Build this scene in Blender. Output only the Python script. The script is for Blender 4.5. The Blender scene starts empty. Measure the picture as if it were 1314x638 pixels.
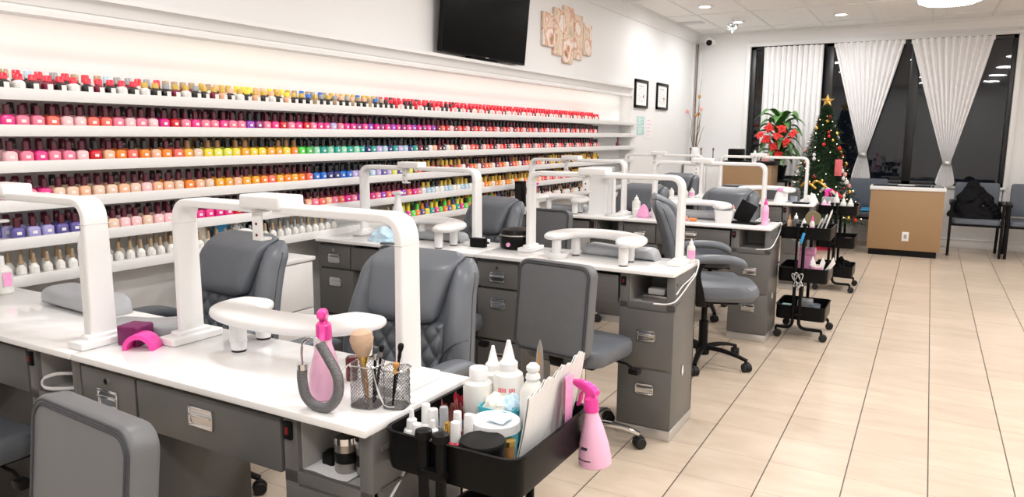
import bpy, bmesh, math, random
from mathutils import Vector, Matrix, Euler, noise
random.seed(11)
SC = bpy.context.scene
COL = SC.collection
PI = math.pi
sin, cos, rad = math.sin, math.cos, math.radians

# ------------------------------------------------------------------ materials
def mat(name, col, rough=0.5, metal=0.0, var=0.04, scale=40.0, bump=0.0, trans=0.0, coat=0.0, ior=1.45, emit=None, estr=0.0, spec=None):
    m = bpy.data.materials.new(name); m.use_nodes = True
    nt = m.node_tree; b = nt.nodes['Principled BSDF']
    b.inputs['Roughness'].default_value = rough
    b.inputs['Metallic'].default_value = metal
    b.inputs['IOR'].default_value = ior
    b.inputs['Transmission Weight'].default_value = trans
    b.inputs['Coat Weight'].default_value = coat
    if spec is not None: b.inputs['Specular IOR Level'].default_value = spec
    c = (*col, 1)
    b.inputs['Base Color'].default_value = c
    if emit: 
        b.inputs['Emission Color'].default_value = (*emit, 1); b.inputs['Emission Strength'].default_value = estr
    if var > 0 or bump > 0:
        tc = nt.nodes.new('ShaderNodeTexCoord'); nz = nt.nodes.new('ShaderNodeTexNoise')
        nz.inputs['Scale'].default_value = scale; nz.inputs['Detail'].default_value = 3
        nt.links.new(tc.outputs['Object'], nz.inputs['Vector'])
        if var > 0:
            mx = nt.nodes.new('ShaderNodeMix'); mx.data_type = 'RGBA'
            mx.inputs[6].default_value = (*[max(0, x*(1-var)) for x in col], 1)
            mx.inputs[7].default_value = (*[min(1, x*(1+var)) for x in col], 1)
            nt.links.new(nz.outputs['Fac'], mx.inputs[0]); nt.links.new(mx.outputs[2], b.inputs['Base Color'])
        if bump > 0:
            bp = nt.nodes.new('ShaderNodeBump'); bp.inputs['Strength'].default_value = bump; bp.inputs['Distance'].default_value = 0.002
            nt.links.new(nz.outputs['Fac'], bp.inputs['Height']); nt.links.new(bp.outputs['Normal'], b.inputs['Normal'])
    return m

M = {}
M['wall'] = mat('white_wall_paint', (0.735, 0.735, 0.735), 0.6, var=0.015, scale=3, bump=0.03)
M['niche'] = mat('niche_wall_paint', (0.74, 0.71, 0.68), 0.6, var=0.015, scale=3)
M['trim'] = mat('white_trim_gloss', (0.76, 0.755, 0.75), 0.35, var=0.01)
M['white'] = mat('white_plastic', (0.775, 0.775, 0.775), 0.28, var=0.01)
M['top'] = mat('white_tabletop', (0.81, 0.805, 0.80), 0.12, var=0.012, scale=6)
M['desk'] = mat('charcoal_metal', (0.128, 0.125, 0.121), 0.36, metal=0.12, var=0.05, scale=300)
M['deskin'] = mat('grey_cubby_interior', (0.36, 0.35, 0.34), 0.5, var=0.04)
M['silver'] = mat('brushed_kickplate', (0.62, 0.61, 0.60), 0.35, metal=0.8, var=0.05, scale=200)
M['chrome'] = mat('chrome', (0.78, 0.78, 0.79), 0.12, metal=1.0, var=0)
M['leather'] = mat('grey_leather', (0.116, 0.128, 0.147), 0.38, var=0.06, scale=25, bump=0.12)
M['leather_back'] = mat('grey_leather_rear', (0.135, 0.139, 0.147), 0.42, var=0.05, scale=25, bump=0.1)
M['seam'] = mat('dark_seam', (0.045, 0.048, 0.055), 0.5, var=0.02)
M['dleather'] = mat('dark_leather', (0.06, 0.064, 0.072), 0.45, var=0.05, scale=25, bump=0.1)
M['black'] = mat('black_plastic', (0.008, 0.008, 0.008), 0.35, var=0.05, spec=0.12)
M['blackm'] = mat('black_powder_coat', (0.006, 0.006, 0.006), 0.30, var=0.05, scale=200, spec=0.12)
M['rubber'] = mat('black_rubber', (0.009, 0.009, 0.009), 0.6, var=0.05)
M['screen'] = mat('tv_screen', (0.002, 0.002, 0.002), 0.25, var=0, spec=0.06)
M['red'] = mat('red_switch', (0.16, 0.006, 0.006), 0.3, var=0)
M['pink'] = mat('hot_pink_plastic', (0.80, 0.06, 0.36), 0.3, var=0.02)
M['pinkclear'] = mat('clear_pink_plastic', (1.0, 0.56, 0.78), 0.12, var=0.0, trans=0.15)
M['pinkliq'] = mat('pink_liquid', (1.0, 0.22, 0.55), 0.1, var=0.0)
M['magenta'] = mat('dark_magenta', (0.15, 0.008, 0.085), 0.4, var=0.1)
M['tan'] = mat('tan_laminate', (0.33, 0.205, 0.105), 0.55, var=0.07, scale=60)
M['card'] = mat('brown_cardboard', (0.30, 0.20, 0.12), 0.75, var=0.08, scale=20)
M['cushion'] = mat('grey_vinyl_cushion', (0.33, 0.34, 0.36), 0.3, var=0.04, scale=12, bump=0.1)
M['glassclear'] = mat('clear_glass', (0.9, 0.92, 0.92), 0.05, trans=0.9, var=0)
M['mesh'] = mat('silver_wire', (0.22, 0.22, 0.225), 0.35, metal=0.85, var=0.05)
M['frost'] = mat('milky_plastic', (0.74, 0.73, 0.70), 0.3, var=0.02, trans=0.05)
M['paper'] = mat('white_paper', (0.76, 0.76, 0.755), 0.8, var=0.02, scale=10, bump=0.15)
M['aqua'] = mat('aqua_plastic', (0.08, 0.52, 0.63), 0.3, var=0.03)
M['paleblue'] = mat('pale_blue_tissue', (0.55, 0.74, 0.86), 0.8, var=0.1, scale=30)
M['cream'] = mat('cream_cotton', (0.84, 0.80, 0.72), 0.85, var=0.05, scale=40, bump=0.3)
M['braid'] = mat('grey_braid', (0.17, 0.17, 0.175), 0.4, metal=0.6, var=0.6, scale=500, bump=0.6)
M['wood'] = mat('light_brush_wood', (0.45, 0.22, 0.07), 0.4, var=0.1)
M['bristle'] = mat('tan_bristle', (0.52, 0.36, 0.25), 0.8, var=0.15, scale=150, bump=0.5)
M['curtain'] = mat('white_sheer_curtain', (0.87, 0.865, 0.87), 0.85, var=0.03, scale=80)
M['coat'] = mat('black_down_coat', (0.004, 0.004, 0.005), 0.6, var=0.2, scale=30, bump=0.3, spec=0.12)
M['leaf'] = mat('green_leaf', (0.06, 0.17, 0.035), 0.4, var=0.3, scale=12)
M['needle'] = mat('fir_needles', (0.018, 0.055, 0.018), 0.6, var=0.5, scale=30)
M['bract'] = mat('red_bract', (0.62, 0.02, 0.015), 0.5, var=0.2, scale=30)
M['gold'] = mat('gold_foil', (0.75, 0.47, 0.12), 0.25, metal=0.9, var=0.05)
M['twig'] = mat('dried_twig', (0.16, 0.10, 0.06), 0.8, var=0.2)
M['lightglow'] = mat('lamp_diffuser', (0.9, 0.9, 0.9), 0.5, var=0, emit=(1, 0.98, 0.95), estr=18)
M['crystal'] = mat('lit_crystal', (0.95, 0.95, 0.95), 0.1, var=0, emit=(1, 0.97, 0.93), estr=6)
M['fairy'] = mat('fairy_light', (1, 0.85, 0.6), 0.3, var=0, emit=(1, 0.8, 0.5), estr=5)
M['steel'] = mat('dull_steel', (0.35, 0.33, 0.31), 0.3, metal=0.9, var=0.05)
M['darkred'] = mat('dark_red_glass', (0.10, 0.006, 0.006), 0.12, var=0.05, coat=0.5)
M['redfoil'] = mat('red_foil', (0.45, 0.03, 0.06), 0.3, var=0.5, scale=60, metal=0.3)
M['brownfoil'] = mat('brown_foil', (0.22, 0.07, 0.06), 0.3, var=0.5, scale=60, metal=0.3)
M['greyclear'] = mat('smoky_clear_plastic', (0.55, 0.62, 0.72), 0.1, var=0, trans=0.55)
M['blue'] = mat('blue_plastic', (0.03, 0.30, 0.62), 0.4, var=0.05)
M['teal'] = mat('teal_print', (0.35, 0.60, 0.58), 0.6, var=0.15, scale=20)
M['redprint'] = mat('red_print', (0.75, 0.16, 0.18), 0.6, var=0.1)
M['pinkprint'] = mat('pink_print', (0.85, 0.35, 0.60), 0.5, var=0.25, scale=60)
M['greyprint'] = mat('grey_print', (0.35, 0.35, 0.36), 0.7, var=0.1)
M['blackprint'] = mat('black_print', (0.03, 0.03, 0.03), 0.6, var=0.1)
M['bluegrey'] = mat('blue_grey_fabric', (0.10, 0.115, 0.14), 0.7, var=0.08, scale=80, bump=0.2)
M['frameblack'] = mat('window_frame_black', (0.012, 0.012, 0.013), 0.35, var=0.03)
M['hook'] = mat('grey_white_plastic', (0.62, 0.62, 0.62), 0.35, var=0.02)
M['orange'] = mat('orange_plastic', (0.80, 0.25, 0.06), 0.4, var=0.05)
M['salmon'] = mat('salmon_pink_cloth', (0.80, 0.38, 0.36), 0.8, var=0.08, scale=30)

def floor_mat():
    m = bpy.data.materials.new('beige_floor_tiles'); m.use_nodes = True
    nt = m.node_tree; N = nt.nodes; L = nt.links; b = N['Principled BSDF']
    geo = N.new('ShaderNodeTexCoord'); sep = N.new('ShaderNodeSeparateXYZ'); L.new(geo.outputs['Object'], sep.inputs[0])
    def joint(out, off, pitch, half):
        a = N.new('ShaderNodeMath'); a.operation = 'ADD'; a.inputs[1].default_value = -off + 60*pitch; L.new(out, a.inputs[0])
        d = N.new('ShaderNodeMath'); d.operation = 'DIVIDE'; d.inputs[1].default_value = pitch; L.new(a.outputs[0], d.inputs[0])
        f = N.new('ShaderNodeMath'); f.operation = 'FRACT'; L.new(d.outputs[0], f.inputs[0])
        s = N.new('ShaderNodeMath'); s.operation = 'SUBTRACT'; s.inputs[1].default_value = 0.5; L.new(f.outputs[0], s.inputs[0])
        ab = N.new('ShaderNodeMath'); ab.operation = 'ABSOLUTE'; L.new(s.outputs[0], ab.inputs[0])
        g = N.new('ShaderNodeMath'); g.operation = 'GREATER_THAN'; g.inputs[1].default_value = 0.5 - half/pitch; L.new(ab.outputs[0], g.inputs[0])
        fl = N.new('ShaderNodeMath'); fl.operation = 'FLOOR'; L.new(d.outputs[0], fl.inputs[0])
        return g.outputs[0], fl.outputs[0]
    gx, ix = joint(sep.outputs['X'], 0.101, 0.302, 0.0026)
    gy, iy = joint(sep.outputs['Y'], 3.192, 0.309, 0.0013)
    comb = N.new('ShaderNodeCombineXYZ'); L.new(ix, comb.inputs[0]); L.new(iy, comb.inputs[1])
    wn = N.new('ShaderNodeTexWhiteNoise'); L.new(comb.outputs[0], wn.inputs['Vector'])
    nz = N.new('ShaderNodeTexNoise'); nz.inputs['Scale'].default_value = 5; nz.inputs['Detail'].default_value = 6; nz.inputs['Roughness'].default_value = 0.65
    mp = N.new('ShaderNodeMapping'); mp.inputs['Scale'].default_value = (0.6, 2.2, 1); L.new(geo.outputs['Object'], mp.inputs[0]); L.new(mp.outputs[0], nz.inputs['Vector'])
    r = N.new('ShaderNodeValToRGB'); r.color_ramp.elements[0].position = 0.3; r.color_ramp.elements[1].position = 0.72
    r.color_ramp.elements[0].color = (0.515, 0.415, 0.320, 1); r.color_ramp.elements[1].color = (0.62, 0.52, 0.42, 1)
    L.new(nz.outputs['Fac'], r.inputs[0])
    hv = N.new('ShaderNodeHueSaturation'); L.new(r.outputs[0], hv.inputs['Color'])
    mr = N.new('ShaderNodeMapRange'); mr.inputs[3].default_value = 0.94; mr.inputs[4].default_value = 1.05; L.new(wn.outputs['Value'], mr.inputs[0]); L.new(mr.outputs[0], hv.inputs['Value'])
    m1 = N.new('ShaderNodeMix'); m1.data_type = 'RGBA'; m1.inputs[7].default_value = (0.30, 0.22, 0.16, 1); L.new(gy, m1.inputs[0]); L.new(hv.outputs[0], m1.inputs[6])
    m2 = N.new('ShaderNodeMix'); m2.data_type = 'RGBA'; m2.inputs[7].default_value = (0.085, 0.065, 0.05, 1); L.new(gx, m2.inputs[0]); L.new(m1.outputs[2], m2.inputs[6])
    L.new(m2.outputs[2], b.inputs['Base Color'])
    b.inputs['Roughness'].default_value = 0.30
    bp = N.new('ShaderNodeBump'); bp.inputs['Strength'].default_value = 0.25; bp.inputs['Distance'].default_value = 0.003; bp.invert = True
    mxm = N.new('ShaderNodeMath'); mxm.operation = 'MAXIMUM'; L.new(gx, mxm.inputs[0]); L.new(gy, mxm.inputs[1]); L.new(mxm.outputs[0], bp.inputs['Height'])
    L.new(bp.outputs[0], b.inputs['Normal'])
    return m
M['floor'] = floor_mat()

def ceiling_mat():
    m = bpy.data.materials.new('ceiling_panels'); m.use_nodes = True
    nt = m.node_tree; N = nt.nodes; L = nt.links; b = N['Principled BSDF']
    tc = N.new('ShaderNodeTexCoord'); nz = N.new('ShaderNodeTexNoise'); nz.inputs['Scale'].default_value = 160
    L.new(tc.outputs['Object'], nz.inputs['Vector'])
    r = N.new('ShaderNodeValToRGB'); r.color_ramp.elements[0].color = (0.85, 0.83, 0.81, 1); r.color_ramp.elements[1].color = (0.90, 0.88, 0.865, 1)
    L.new(nz.outputs['Fac'], r.inputs[0]); L.new(r.outputs[0], b.inputs['Base Color']); b.inputs['Roughness'].default_value = 0.8
    bp = N.new('ShaderNodeBump'); bp.inputs['Strength'].default_value = 0.1; L.new(nz.outputs['Fac'], bp.inputs['Height']); L.new(bp.outputs[0], b.inputs['Normal'])
    return m
M['ceiling'] = ceiling_mat()

def glass_mat():
    m = bpy.data.materials.new('window_glass'); m.use_nodes = True
    nt = m.node_tree; N = nt.nodes; L = nt.links
    N.remove(N['Principled BSDF'])
    t = N.new('ShaderNodeBsdfTransparent'); t.inputs[0].default_value = (0.75, 0.78, 0.80, 1)
    g = N.new('ShaderNodeBsdfGlossy'); g.inputs['Roughness'].default_value = 0.02; g.inputs[0].default_value = (0.9, 0.9, 0.9, 1)
    f = N.new('ShaderNodeFresnel'); f.inputs[0].default_value = 1.5
    x = N.new('ShaderNodeMixShader'); L.new(f.outputs[0], x.inputs[0]); L.new(t.outputs[0], x.inputs[1]); L.new(g.outputs[0], x.inputs[2])
    L.new(x.outputs[0], N['Material Output'].inputs[0])
    return m
M['glass'] = glass_mat()

def art_mat():
    m = bpy.data.materials.new('floral_canvas'); m.use_nodes = True
    nt = m.node_tree; N = nt.nodes; L = nt.links; b = N['Principled BSDF']
    tc = N.new('ShaderNodeTexCoord')
    nz = N.new('ShaderNodeTexNoise'); nz.inputs['Scale'].default_value = 9.0; nz.inputs['Detail'].default_value = 3
    L.new(tc.outputs['Object'], nz.inputs['Vector'])
    ad = N.new('ShaderNodeVectorMath'); ad.operation = 'MULTIPLY_ADD'; ad.inputs[1].default_value = (.16, .16, .16); L.new(nz.outputs['Color'], ad.inputs[0]); L.new(tc.outputs['Object'], ad.inputs[2])
    vo = N.new('ShaderNodeTexVoronoi'); vo.inputs['Scale'].default_value = 5.2; L.new(ad.outputs[0], vo.inputs['Vector'])
    r = N.new('ShaderNodeValToRGB'); e = r.color_ramp.elements
    e[0].position = 0.0; e[0].color = (0.16, 0.09, 0.04, 1); e[1].position = 0.95; e[1].color = (0.42, 0.36, 0.24, 1)
    for p, c in ((0.10, (0.30, 0.26, 0.10, 1)), (0.16, (0.62, 0.25, 0.14, 1)), (0.28, (0.80, 0.72, 0.66, 1)), (0.42, (0.80, 0.70, 0.62, 1)), (0.50, (0.60, 0.30, 0.20, 1)), (0.58, (0.76, 0.62, 0.50, 1)), (0.75, (0.62, 0.50, 0.36, 1))):
        q = e.new(p); q.color = c
    L.new(vo.outputs['Distance'], r.inputs[0]); L.new(r.outputs[0], b.inputs['Base Color']); b.inputs['Roughness'].default_value = 0.7
    return m
M['art'] = art_mat()

# ------------------------------------------------------------------ geometry
def rrect(w, h, r, n=5, cx=0, cy=0):
    pts = []
    for (sx, sy, a0) in ((1, 1, 0), (-1, 1, 90), (-1, -1, 180), (1, -1, 270)):
        for k in range(n+1):
            a = rad(a0 + 90*k/n)
            pts.append((cx + sx*(w/2-r) + r*cos(a), cy + sy*(h/2-r) + r*sin(a)))
    return pts
def circ(r, n=16): return [(r*cos(2*PI*k/n), r*sin(2*PI*k/n)) for k in range(n)]
def ell(a, b, n=20, p=1.0):
    f = lambda v: math.copysign(abs(v)**p, v)
    return [(a*f(cos(2*PI*k/n)), b*f(sin(2*PI*k/n))) for k in range(n)]
def catmull(P, n=8, closed=False):
    P = [Vector(p) for p in P]; out = []; m = len(P)
    for i in range(m if closed else m-1):
        if closed: a, b, c, d = P[i-1], P[i], P[(i+1) % m], P[(i+2) % m]
        else: a, b, c, d = P[max(i-1, 0)], P[i], P[i+1], P[min(i+2, m-1)]
        for k in range(n):
            t = k/n
            out.append(0.5*((2*b)+(c-a)*t+(2*a-5*b+4*c-d)*t*t+(3*b-a-3*c+d)*t**3))
    if not closed: out.append(P[-1])
    return out
def fillet(P, r, n=6):
    P = [Vector(p) for p in P]; out = [P[0]]
    for i in range(1, len(P)-1):
        a = (P[i-1]-P[i]).normalized(); b = (P[i+1]-P[i]).normalized()
        rr = min(r, (P[i-1]-P[i]).length*0.49, (P[i+1]-P[i]).length*0.49)
        s, e = P[i]+a*rr, P[i]+b*rr
        for k in range(n+1):
            t = k/n; out.append((1-t)**2*s + 2*t*(1-t)*P[i] + t*t*e)
    out.append(P[-1]); return out

class G:
    def __init__(s): s.bm = bmesh.new()
    def merge(s, t, mi=0, mx=None):
        for f in t.faces: f.material_index = mi
        if mx is not None: t.transform(mx)
        me = bpy.data.meshes.new('tmp'); t.to_mesh(me); t.free(); s.bm.from_mesh(me); bpy.data.meshes.remove(me)
        return s
    def box(s, a, b, bev=0.0, seg=2, mi=0, mx=None):
        t = bmesh.new(); bmesh.ops.create_cube(t, size=1)
        a, b = Vector(a), Vector(b); c = (a+b)/2; d = b-a
        t.transform(Matrix.Translation(c) @ Matrix.Diagonal((abs(d.x), abs(d.y), abs(d.z), 1)))
        if bev > 0: bmesh.ops.bevel(t, geom=t.edges[:], offset=min(bev, 0.49*min(abs(d.x), abs(d.y), abs(d.z))), segments=seg, profile=0.5, affect='EDGES')
        return s.merge(t, mi, mx)
    def loft(s, rings, mi=0, mx=None, cap=True, closed=False):
        t = bmesh.new(); R = [[t.verts.new(p) for p in r] for r in rings]; n = len(rings[0])
        for i in range(len(R) if closed else len(R)-1):
            A, B = R[i], R[(i+1) % len(R)]
            for k in range(n):
                t.faces.new((A[k], A[(k+1) % n], B[(k+1) % n], B[k]))
        if cap and not closed:
            t.faces.new(list(reversed(R[0]))); t.faces.new(R[-1])
        bmesh.ops.remove_doubles(t, verts=t.verts[:], dist=1e-6)
        bmesh.ops.recalc_face_normals(t, faces=t.faces[:])
        return s.merge(t, mi, mx)
    def prism(s, poly, z0, z1, bev=0.0, seg=2, mi=0, mx=None):      # polygon in XY, extruded in Z
        t = bmesh.new(); a = [t.verts.new((x, y, z0)) for x, y in poly]; b = [t.verts.new((x, y, z1)) for x, y in poly]; n = len(poly)
        t.faces.new(list(reversed(a))); t.faces.new(b)
        for k in range(n): t.faces.new((a[k], a[(k+1) % n], b[(k+1) % n], b[k]))
        bmesh.ops.recalc_face_normals(t, faces=t.faces[:])
        if bev > 0:
            es = [e for e in t.edges if abs(e.verts[0].co.z-e.verts[1].co.z) < 1e-7]
            bmesh.ops.bevel(t, geom=es, offset=bev, segments=seg, profile=0.5, affect='EDGES')
        return s.merge(t, mi, mx)
    def lathe(s, prof, n=20, mi=0, mx=None):
        return s.loft([[(max(r, 1e-5)*cos(2*PI*k/n), max(r, 1e-5)*sin(2*PI*k/n), z) for k in range(n)] for r, z in prof], mi, mx)
    def cyl(s, p0, p1, r0, r1=None, n=16, mi=0):
        p0, p1 = Vector(p0), Vector(p1); d = p1-p0; r1 = r0 if r1 is None else r1
        q = d.to_track_quat('Z', 'Y').to_matrix().to_4x4()
        return s.lathe([(r0, 0), (r1, d.length)], n, mi, Matrix.Translation(p0) @ q)
    def tube(s, P, r, n=8, mi=0, closed=False, mx=None):
        P = [Vector(p) for p in P]; m = len(P); rings = []; N = None
        for i in range(m):
            t = (P[(i+1) % m]-P[i-1]) if closed else (P[min(i+1, m-1)]-P[max(i-1, 0)])
            t.normalize()
            if N is None:
                N = t.orthogonal().normalized()
            else:
                N = (N - t*N.dot(t)); N = N.normalized() if N.length > 1e-6 else t.orthogonal().normalized()
            B = t.cross(N); rr = r[i] if isinstance(r, (list, tuple)) else r
            rings.append([P[i]+N*(rr*cos(2*PI*k/n))+B*(rr*sin(2*PI*k/n)) for k in range(n)])
        return s.loft(rings, mi, mx, closed=closed)
    def sweep(s, P, sec, bn, scale=None, mi=0, mx=None, closed=False):   # section (n, b) along a path, b fixed
        P = [Vector(p) for p in P]; bn = Vector(bn).normalized(); m = len(P); rings = []
        for i in range(m):
            t = ((P[(i+1) % m]-P[i-1]) if closed else (P[min(i+1, m-1)]-P[max(i-1, 0)])).normalized()
            nn = bn.cross(t).normalized()
            k = scale[i] if scale else 1
            ka, kb = k if isinstance(k, tuple) else (k, k)
            rings.append([P[i]+nn*(a*ka)+bn*(b*kb) for a, b in sec])
        return s.loft(rings, mi, mx, closed=closed)
    def ball(s, c, r, seg=16, mi=0, mx=None):
        t = bmesh.new(); bmesh.ops.create_uvsphere(t, u_segments=seg, v_segments=max(6, seg//2), radius=1)
        r = r if isinstance(r, (tuple, list)) else (r, r, r)
        t.transform(Matrix.Translation(c) @ Matrix.Diagonal((*r, 1)))
        return s.merge(t, mi, mx)
    def grid(s, fn, nu, nv, mi=0, mx=None, thick=0.0):
        t = bmesh.new(); V = [[t.verts.new(fn(i/nu, j/nv)) for j in range(nv+1)] for i in range(nu+1)]
        for i in range(nu):
            for j in range(nv): t.faces.new((V[i][j], V[i+1][j], V[i+1][j+1], V[i][j+1]))
        if thick:
            bmesh.ops.recalc_face_normals(t, faces=t.faces[:])
            bmesh.ops.solidify(t, geom=t.faces[:], thickness=thick)
        return s.merge(t, mi, mx)
    def xf(s, mx): s.bm.transform(mx); return s

def T(x=0, y=0, z=0, rx=0, ry=0, rz=0, s=1):
    return Matrix.Translation((x, y, z)) @ Euler((rad(rx), rad(ry), rad(rz))).to_matrix().to_4x4() @ Matrix.Scale(s, 4)
def obj(name, g, mats, parent=None, loc=(0, 0, 0), rz=0, ang=35, rot=None):
    me = bpy.data.meshes.new(name); g.bm.to_mesh(me); g.bm.free()
    for m in (mats if isinstance(mats, (list, tuple)) else [mats]): me.materials.append(M[m] if isinstance(m, str) else m)
    for p in me.polygons: p.use_smooth = True
    try: me.set_sharp_from_angle(angle=rad(ang))
    except Exception: pass
    o = bpy.data.objects.new(name, me); COL.objects.link(o); o.location = loc
    o.rotation_euler = rot if rot else (0, 0, rad(rz))
    if parent: o.parent = parent
    return o
def tag(o, label, cat, group=None):
    o['label'] = label; o['category'] = cat
    if group: o['group'] = group
    return o
def thing(name, label, cat, loc=(0, 0, 0), rz=0, group=None):
    o = bpy.data.objects.new(name, None); o.empty_display_size = 0.05; COL.objects.link(o)
    o.location = loc; o.rotation_euler = (0, 0, rad(rz)); return tag(o, label, cat, group)
def struct(name, g, mats, parent=None, **k):
    o = obj(name, g, mats, parent, **k)
    if parent is None: o['kind'] = 'structure'
    return o
def dup(r, loc=None, rz=None, label=None, parent=None, skip=()):
    c = r.copy(); COL.objects.link(c)
    if parent: c.parent = parent
    if loc is not None: c.location = loc
    if rz is not None: c.rotation_euler = (0, 0, rad(rz))
    if label: c['label'] = label
    for ch in list(r.children):
        if ch.name.split('.')[0] not in skip: dup(ch, parent=c, skip=skip)
    return c

# ------------------------------------------------------------------ camera
F_PX = 943.5
pan, tilt, roll, H = rad(29.387), rad(8.812), rad(0.434), 1.4
f_ = Vector((-sin(pan)*cos(tilt), cos(pan)*cos(tilt), -sin(tilt)))
r_ = Vector((cos(pan), sin(pan), 0)); u_ = r_.cross(f_)
R_ = cos(roll)*r_ + sin(roll)*u_; U_ = -sin(roll)*r_ + cos(roll)*u_
cam = bpy.data.cameras.new('camera'); co = bpy.data.objects.new('camera', cam); COL.objects.link(co)
cam.sensor_width = 36; cam.lens = F_PX/1314*36; cam.clip_start = 0.05
mw = Matrix((( R_.x, U_.x, -f_.x, 0), (R_.y, U_.y, -f_.y, 0), (R_.z, U_.z, -f_.z, H), (0, 0, 0, 1)))
co.matrix_world = mw
SC.camera = co

# ------------------------------------------------------------------ the room
WX, RX, NY, BY, CZ = -3.12, 3.2, -1.6, 11.0, 2.86
NX = -3.26      # back of the niche
NE = 8.40       # far end of the niche
struct('floor', G().box((NX-0.15, NY, -0.1), (RX, BY+0.15, 0)), 'floor')
g = G().box((NX-0.15, NY, CZ), (RX, BY+0.15, CZ+0.08))
struct('ceiling', g, 'ceiling')
g = G()
for k in range(-1, 10):
    x = -2.63 + 0.63*k
    if x < RX-.1: g.box((x-0.012, NY+0.01, CZ-0.006), (x+0.012, BY-0.11, CZ+0.001))
for k in range(-8, 2):
    y = 9.2 + 1.26*k
    if NY+.1 < y: g.box((WX+0.1, y-0.012, CZ-0.0065), (RX-.02, y+0.012, CZ+0.001))
struct('trim_1', g, 'trim')                        # the ceiling grid's T-bars
g = G().box((NX-0.12, NY, 0), (NX, NE, 1.86)).box((NX-0.12, NY, 1.86), (WX, BY, CZ)).box((NX-0.12, NE, 0), (WX, BY, 1.86))
struct('wall_left', g, 'wall')
# back wall round the window
X0, X1, Z0, Z1 = -2.33, 0.82, 0.79, 2.655
g = G().box((NX-.1, BY, 0), (X0, BY+.14, CZ)).box((X1, BY, 0), (RX, BY+.14, CZ)).box((X0-.01, BY, 0), (X1+.01, BY+.14, Z0)).box((X0-.01, BY, Z1), (X1+.01, BY+.14, CZ))
struct('wall_back', g, 'wall')
struct('wall_right', G().box((RX, NY, 0), (RX+.1, BY+.14, CZ)), 'wall')
struct('wall_front', G().box((NX-.12, NY-.1, 0), (RX+.1, NY, CZ)), 'wall')
# crown mouldings and baseboards
crown = [(0, 0), (0, -0.135), (0.012, -0.135), (0.018, -0.115), (0.03, -0.10), (0.045, -0.065), (0.075, -0.035), (0.095, -0.03), (0.10, -0.012), (0.112, -0.01), (0.112, 0)]
g = G().loft([[(WX+a, y, CZ+b) for a, b in crown] for y in (NY, BY)])
struct('trim_2', g, 'trim')
g = G().loft([[(x, BY-a*0.6, CZ+b*0.9) for a, b in crown] for x in (WX, RX)])
struct('trim_3', g, 'trim')
led = [(0, 0.0), (0.055, 0.0), (0.055, 0.018), (0.048, 0.022), (0.048, 0.032), (0.054, 0.036), (0.058, 0.055), (0.066, 0.074), (0.076, 0.084), (0.088, 0.088), (0.088, 0.110), (0.02, 0.114), (0, 0.114)]
g = G().loft([[(WX+a, y, 1.845+b) for a, b in led] for y in (NY, 8.22)])
struct('trim_4', g, 'trim')
struct('trim_5', G().box((WX-.002, 10.86, 0), (WX+.018, 10.93, CZ-.13), .004).box((WX+.02, BY-.016, 0), (WX+.09, BY+.001, CZ-.12), .004), 'trim')   # the corner strips
struct('baseboard_back', G().box((WX, BY-.018, 0), (RX, BY+.001, .11), .006).box((WX, BY-.024, .10), (RX, BY+.001, .115), .004), 'trim')
struct('baseboard_left', G().box((WX, NE, 0), (WX+.016, BY, .11), .006), 'trim')
# window: sill, frame with two mullions, three panes
w = thing('window_1', 'wide black-framed shop window, dark at night, behind white curtains', 'window', (0, 0, 0))
del w['label'], w['category']; w['kind'] = 'structure'
g = G()
fr = 0.075
for a, b in ((X0, X0+fr), (X1-fr*.7, X1), (-1.345, -1.235), (-0.315, -0.205)): g.box((a, BY+.03, Z0), (b, BY+.10, Z1), .006)
g.box((X0, BY+.03, Z0), (X1, BY+.10, Z0+.05), .006).box((X0, BY+.03, Z1-.05), (X1, BY+.10, Z1), .006)
obj('window_frame', g, 'frameblack', w)
for a, b in ((X0+fr, -1.345), (-1.235, -0.315), (-0.205, X1-fr*.7)):
    obj('pane', G().box((a-.005, BY+.062, Z0+.045), (b+.005, BY+.068, Z1-.045)), 'glass', w)
obj('window_sill', G().box((X0-.03, BY-.045, Z0-.03), (X1+.03, BY+.03, Z0), .008), 'trim', w)
g = G().box((X1+.002, BY-.02, Z0), (X1+.06, BY+.002, Z1+.05), .005).box((X0-.06, BY-.02, Z0), (X0-.002, BY+.002, Z1+.05), .005).box((X0-.06, BY-.03, Z1), (X1+.06, BY+.002, Z1+.045), .005)
obj('window_casing', g, 'trim', w)
# dim street outside
struct('pavement', G().box((-12, BY+.14, -.12), (12, 24, -.02)), mat('night_asphalt', (0.03, 0.03, 0.032), 0.8, var=.3, scale=3))

# ------------------------------------------------------------------ light
def area(name, loc, size, power, rot=(0, 0, 0), col=(1, 0.985, 0.97), sy=None, spread=180):
    l = bpy.data.lights.new(name, 'AREA'); l.energy = power; l.color = col
    l.shape = 'RECTANGLE' if sy else 'DISK'; l.size = size
    if sy: l.size_y = sy
    l.spread = rad(spread)
    o = bpy.data.objects.new(name, l); COL.objects.link(o); o.location = loc; o.rotation_euler = rot; return o
dl = thing('recessed_downlight', 'round recessed ceiling light nearest the left wall', 'ceiling light', (-2.37, 8.64, CZ-.004), 0, 'recessed ceiling lights')
obj('trim_ring', G().lathe([(.062, .004), (.062, -.006), (.085, -.010), (.095, -.004), (.095, .004)], 28), 'trim', dl)
obj('diffuser', G().lathe([(.0, .003), (.064, .003), (.064, -.003), (.0, -.003)], 24), 'lightglow', dl)
dup(dl, (-1.07, 9.91, CZ-.004), label='round recessed ceiling light nearest the window curtains, above the tree')
dup(dl, (-2.31, 9.98, CZ-.004), label='small recessed ceiling light behind the glass pendant sensor')
K = 0.69
SPOTS = [(-2.37, 8.64), (-1.07, 9.91), (-2.31, 9.98)]
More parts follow.
